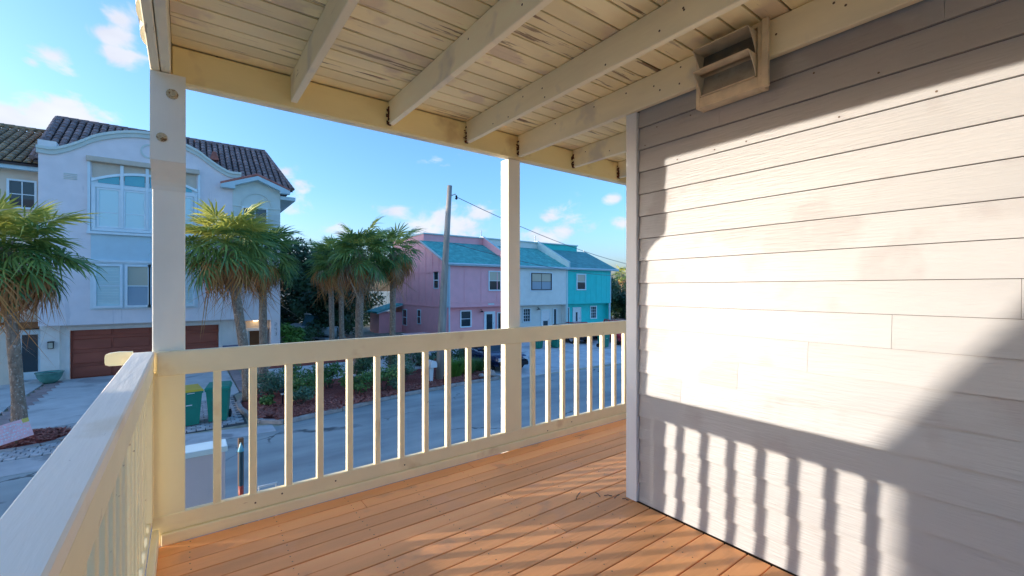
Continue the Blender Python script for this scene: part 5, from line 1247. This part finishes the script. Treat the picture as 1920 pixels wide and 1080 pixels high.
# ================================================================ VEHICLES
def car(name, label, loc, rz, paint, kind='suv', L=4.6, Wd=1.86, Hh=1.68):
    t = thing(name, label, 'car', loc, rz, 'parked cars')
    # front points to -Y. Lofted body from cross-sections along y
    hb = .92 if kind == 'suv' else .80
    secs = [(-L/2, .42, .60, .70), (-L/2+.10, .30, .76, .88), (-L/2+.55, .24, hb, .98), (-L/2+1.25, .24, hb+.07, 1.0), (0, .22, hb+.10, 1.0), (L/2-.9, .24, hb+.12, 1.0), (L/2-.15, .28, hb+.08, .94), (L/2, .42, hb-.08, .86)]
    b = MB()
    for (y, zl, zh, wf) in secs:
        w = Wd/2*wf
        b.v += [(-w*.90, y, zl), (-w, y, zl+.15), (-w, y, zh-.22), (-w*.95, y, zh-.06), (-w*.82, y, zh), (w*.82, y, zh), (w*.95, y, zh-.06), (w, y, zh-.22), (w, y, zl+.15), (w*.90, y, zl)]
    n = 10
    for i in range(len(secs)-1):
        for k in range(n): a = i*n+k; c = i*n+(k+1) % n; b.f.append((a, a+n, c+n, c))
    b.f.append(tuple(range(n))); b.f.append(tuple(range((len(secs)-1)*n, len(secs)*n))[::-1])
    b.build('body', M[paint], t, smooth=True)
    yb0, yb1 = -L/2+1.15, (L/2-.25 if kind == 'suv' else L/2-.9)
    base = hb+.04; w0 = Wd/2*.93; w1 = Wd/2*.76; yt0 = yb0+.75; yt1 = yb1-(.35 if kind == 'suv' else .8)
    MB().add([(-w0, yb0, base), (w0, yb0, base), (w0, yb1, base), (-w0, yb1, base), (-w1, yt0, Hh-.05), (w1, yt0, Hh-.05), (w1, yt1, Hh-.05), (-w1, yt1, Hh-.05)], [(0, 1, 5, 4), (1, 2, 6, 5), (2, 3, 7, 6), (3, 0, 4, 7), (4, 5, 6, 7)]).build('window_glass', M['glass'], t)
    MB().box(-w1-.01, w1+.01, yt0-.04, yt1+.04, Hh-.055, Hh, .02).build('roof', M[paint], t)
    pil = MB()
    for sx in (-1, 1):
        for (ya, yb_) in ((yb0, yt0), (yb1, yt1), ((yb0+yb1)/2+.1, (yt0+yt1)/2+.1)):
            pil.tube([(sx*(w0+.004), ya, base-.02), (sx*(w1+.004), yb_, Hh-.03)], .035, 6)
    pil.build('pillars', M[paint], t)
    for sx in (-1, 1):
        for yy in (-L/2+.85, L/2-.85):
            w = thing('wheel', '', '', (sx*(Wd/2-.12), yy, .34)); del w['label']; del w['category']; w.parent = t
            MB().lathe([(.19, -.11), (.31, -.12), (.345, -.08), (.345, .08), (.31, .12), (.19, .11)], 0, 0, 22).build('tyre', M['tyre'], w).rotation_euler = (0, R(90), 0)
            MB().lathe([(.0001, .07), (.06, .09), (.19, .10), (.20, .04), (.20, -.04), (.19, -.10), (.06, -.09), (.0001, -.07)], 0, 0, 10).build('rim', M['rim'], w).rotation_euler = (0, R(90), 0)
        MB().box(sx*Wd/2*.55, sx*Wd/2*.84, -L/2+.02, -L/2+.16, hb-.27, hb-.11, .02).build('headlight', M['lens'], t)
        MB().box(sx*Wd/2*.66, sx*Wd/2*.88, L/2-.10, L/2+.01, hb-.22, hb+.02, .02).build('tail_light', M['taill'], t)
        MB().box(sx*(Wd/2-.02), sx*(Wd/2+.17), yb0+.35, yb0+.47, base+.02, base+.16, .03).build('mirror', M[paint], t)
    MB().box(-Wd*.26, Wd*.26, -L/2-.012, -L/2+.06, hb-.28, hb-.12).build('grille', M['darkmetal'], t)
    MB().box(-Wd*.27, Wd*.27, -L/2-.025, -L/2-.013, hb-.20, hb-.18).box(-Wd*.27, Wd*.27, -L/2-.025, -L/2-.013, hb-.13, hb-.11).build('grille_bars', M['chrome'], t)
    MB().box(-Wd*.42, Wd*.42, -L/2-.05, -L/2+.10, .30, .50, .04).build('bumper', M['darkmetal'], t); MB().box(-.17, .17, -L/2-.065, -L/2-.051, .36, .46).build('number_plate', M['white'], t)
    return t
car('parked_car', 'dark blue car facing the street, half hidden behind the middle post', (12.45, 18.4, ZG+.03), R(-6), 'carblue', 'sedan', 4.5, 1.86, 1.46)
car('parked_car', 'silver car parked behind the dark blue car, seen through the balusters', (10.1, 22.0, ZG+.03), R(4), 'carsilver', 'sedan', 4.5, 1.8, 1.45)
car('parked_car', 'black car in front of the cream house door', (22.6, 23.6, ZG+.03), R(4), 'carblack', 'sedan', 4.4, 1.8, 1.26)
car('parked_car', 'red car at the right end of the parking court', (25.3, 20.6, ZG+.03), R(-30), 'carred', 'suv', 4.4, 1.82, 1.6)
car('parked_car', 'dark red car glimpsed far behind the bins', (24.9, 24.6, ZG+.03), R(0), 'carred', 'sedan', 4.4, 1.8, 1.24)
# covered boat under the trees
bt = thing('covered_boat', 'pale boat with a teal cover and T-top parked under the dark trees', 'boat', (7.6, 34.0, ZG), R(20))
hl = MB(); S_ = [(-2.6, .05, .55), (-2.0, .55, .60), (-1.0, .95, .62), (1.0, 1.05, .65), (2.6, 1.0, .65)]
for (y, w, z) in S_: hl.v += [(-w, y, 1.15), (-w*.8, y, .75), (0, y, z-.15), (w*.8, y, .75), (w, y, 1.15)]
for i in range(4):
    for k in range(4): a = i*5+k; hl.f.append((a, a+5, a+6, a+1))
hl.f.append((20, 21, 22, 23, 24)); hl.build('hull', M['boathull'], bt, smooth=True)
cv = MB()
for (y, w, z) in S_: cv.v += [(-w*1.02, y, 1.16), (0, y, 1.30), (w*1.02, y, 1.16)]
for i in range(4):
    for k in range(2): a = i*3+k; cv.f.append((a, a+1, a+4, a+3))
cv.build('deck_cover', M['boathull'], bt)
MB().add([(-.6, -.8, 1.2), (.6, -.8, 1.2), (.6, .8, 1.2), (-.6, .8, 1.2), (-.45, -.5, 2.0), (.45, -.5, 2.0), (.45, .5, 2.0), (-.45, .5, 2.0)], [(0, 1, 5, 4), (1, 2, 6, 5), (2, 3, 7, 6), (3, 0, 4, 7), (4, 5, 6, 7)]).build('console_cover', M['boatcover'], bt)
MB().box(-.5, .5, -.6, .6, 2.05, 2.12).build('t_top', M['white'], bt)
fr_ = MB()
for sx in (-.45, .45):
    for sy in (-.5, .5): fr_.tube([(sx, sy, 1.2), (sx*.9, sy*.9, 2.35)], .025, 6)
fr_.tube([(-.4, -.45, 2.35), (.4, -.45, 2.35)], .025, 6); fr_.build('t_top_frame', M['white'], bt)
for sx in (-.9, .9): MB().lathe([(.14, -.08), (.28, -.09), (.3, 0), (.28, .09), (.14, .08)], 0, 0, 16).build('trailer_wheel', M['tyre'], bt).location = (sx, 1.2, .3)
for c_ in bt.children:
    if c_.name.startswith('trailer_wheel'): c_.rotation_euler = (0, R(90), 0)
MB().box(-.8, .8, -2.4, 2.2, .42, .5).build('trailer_frame', M['steel'], bt)
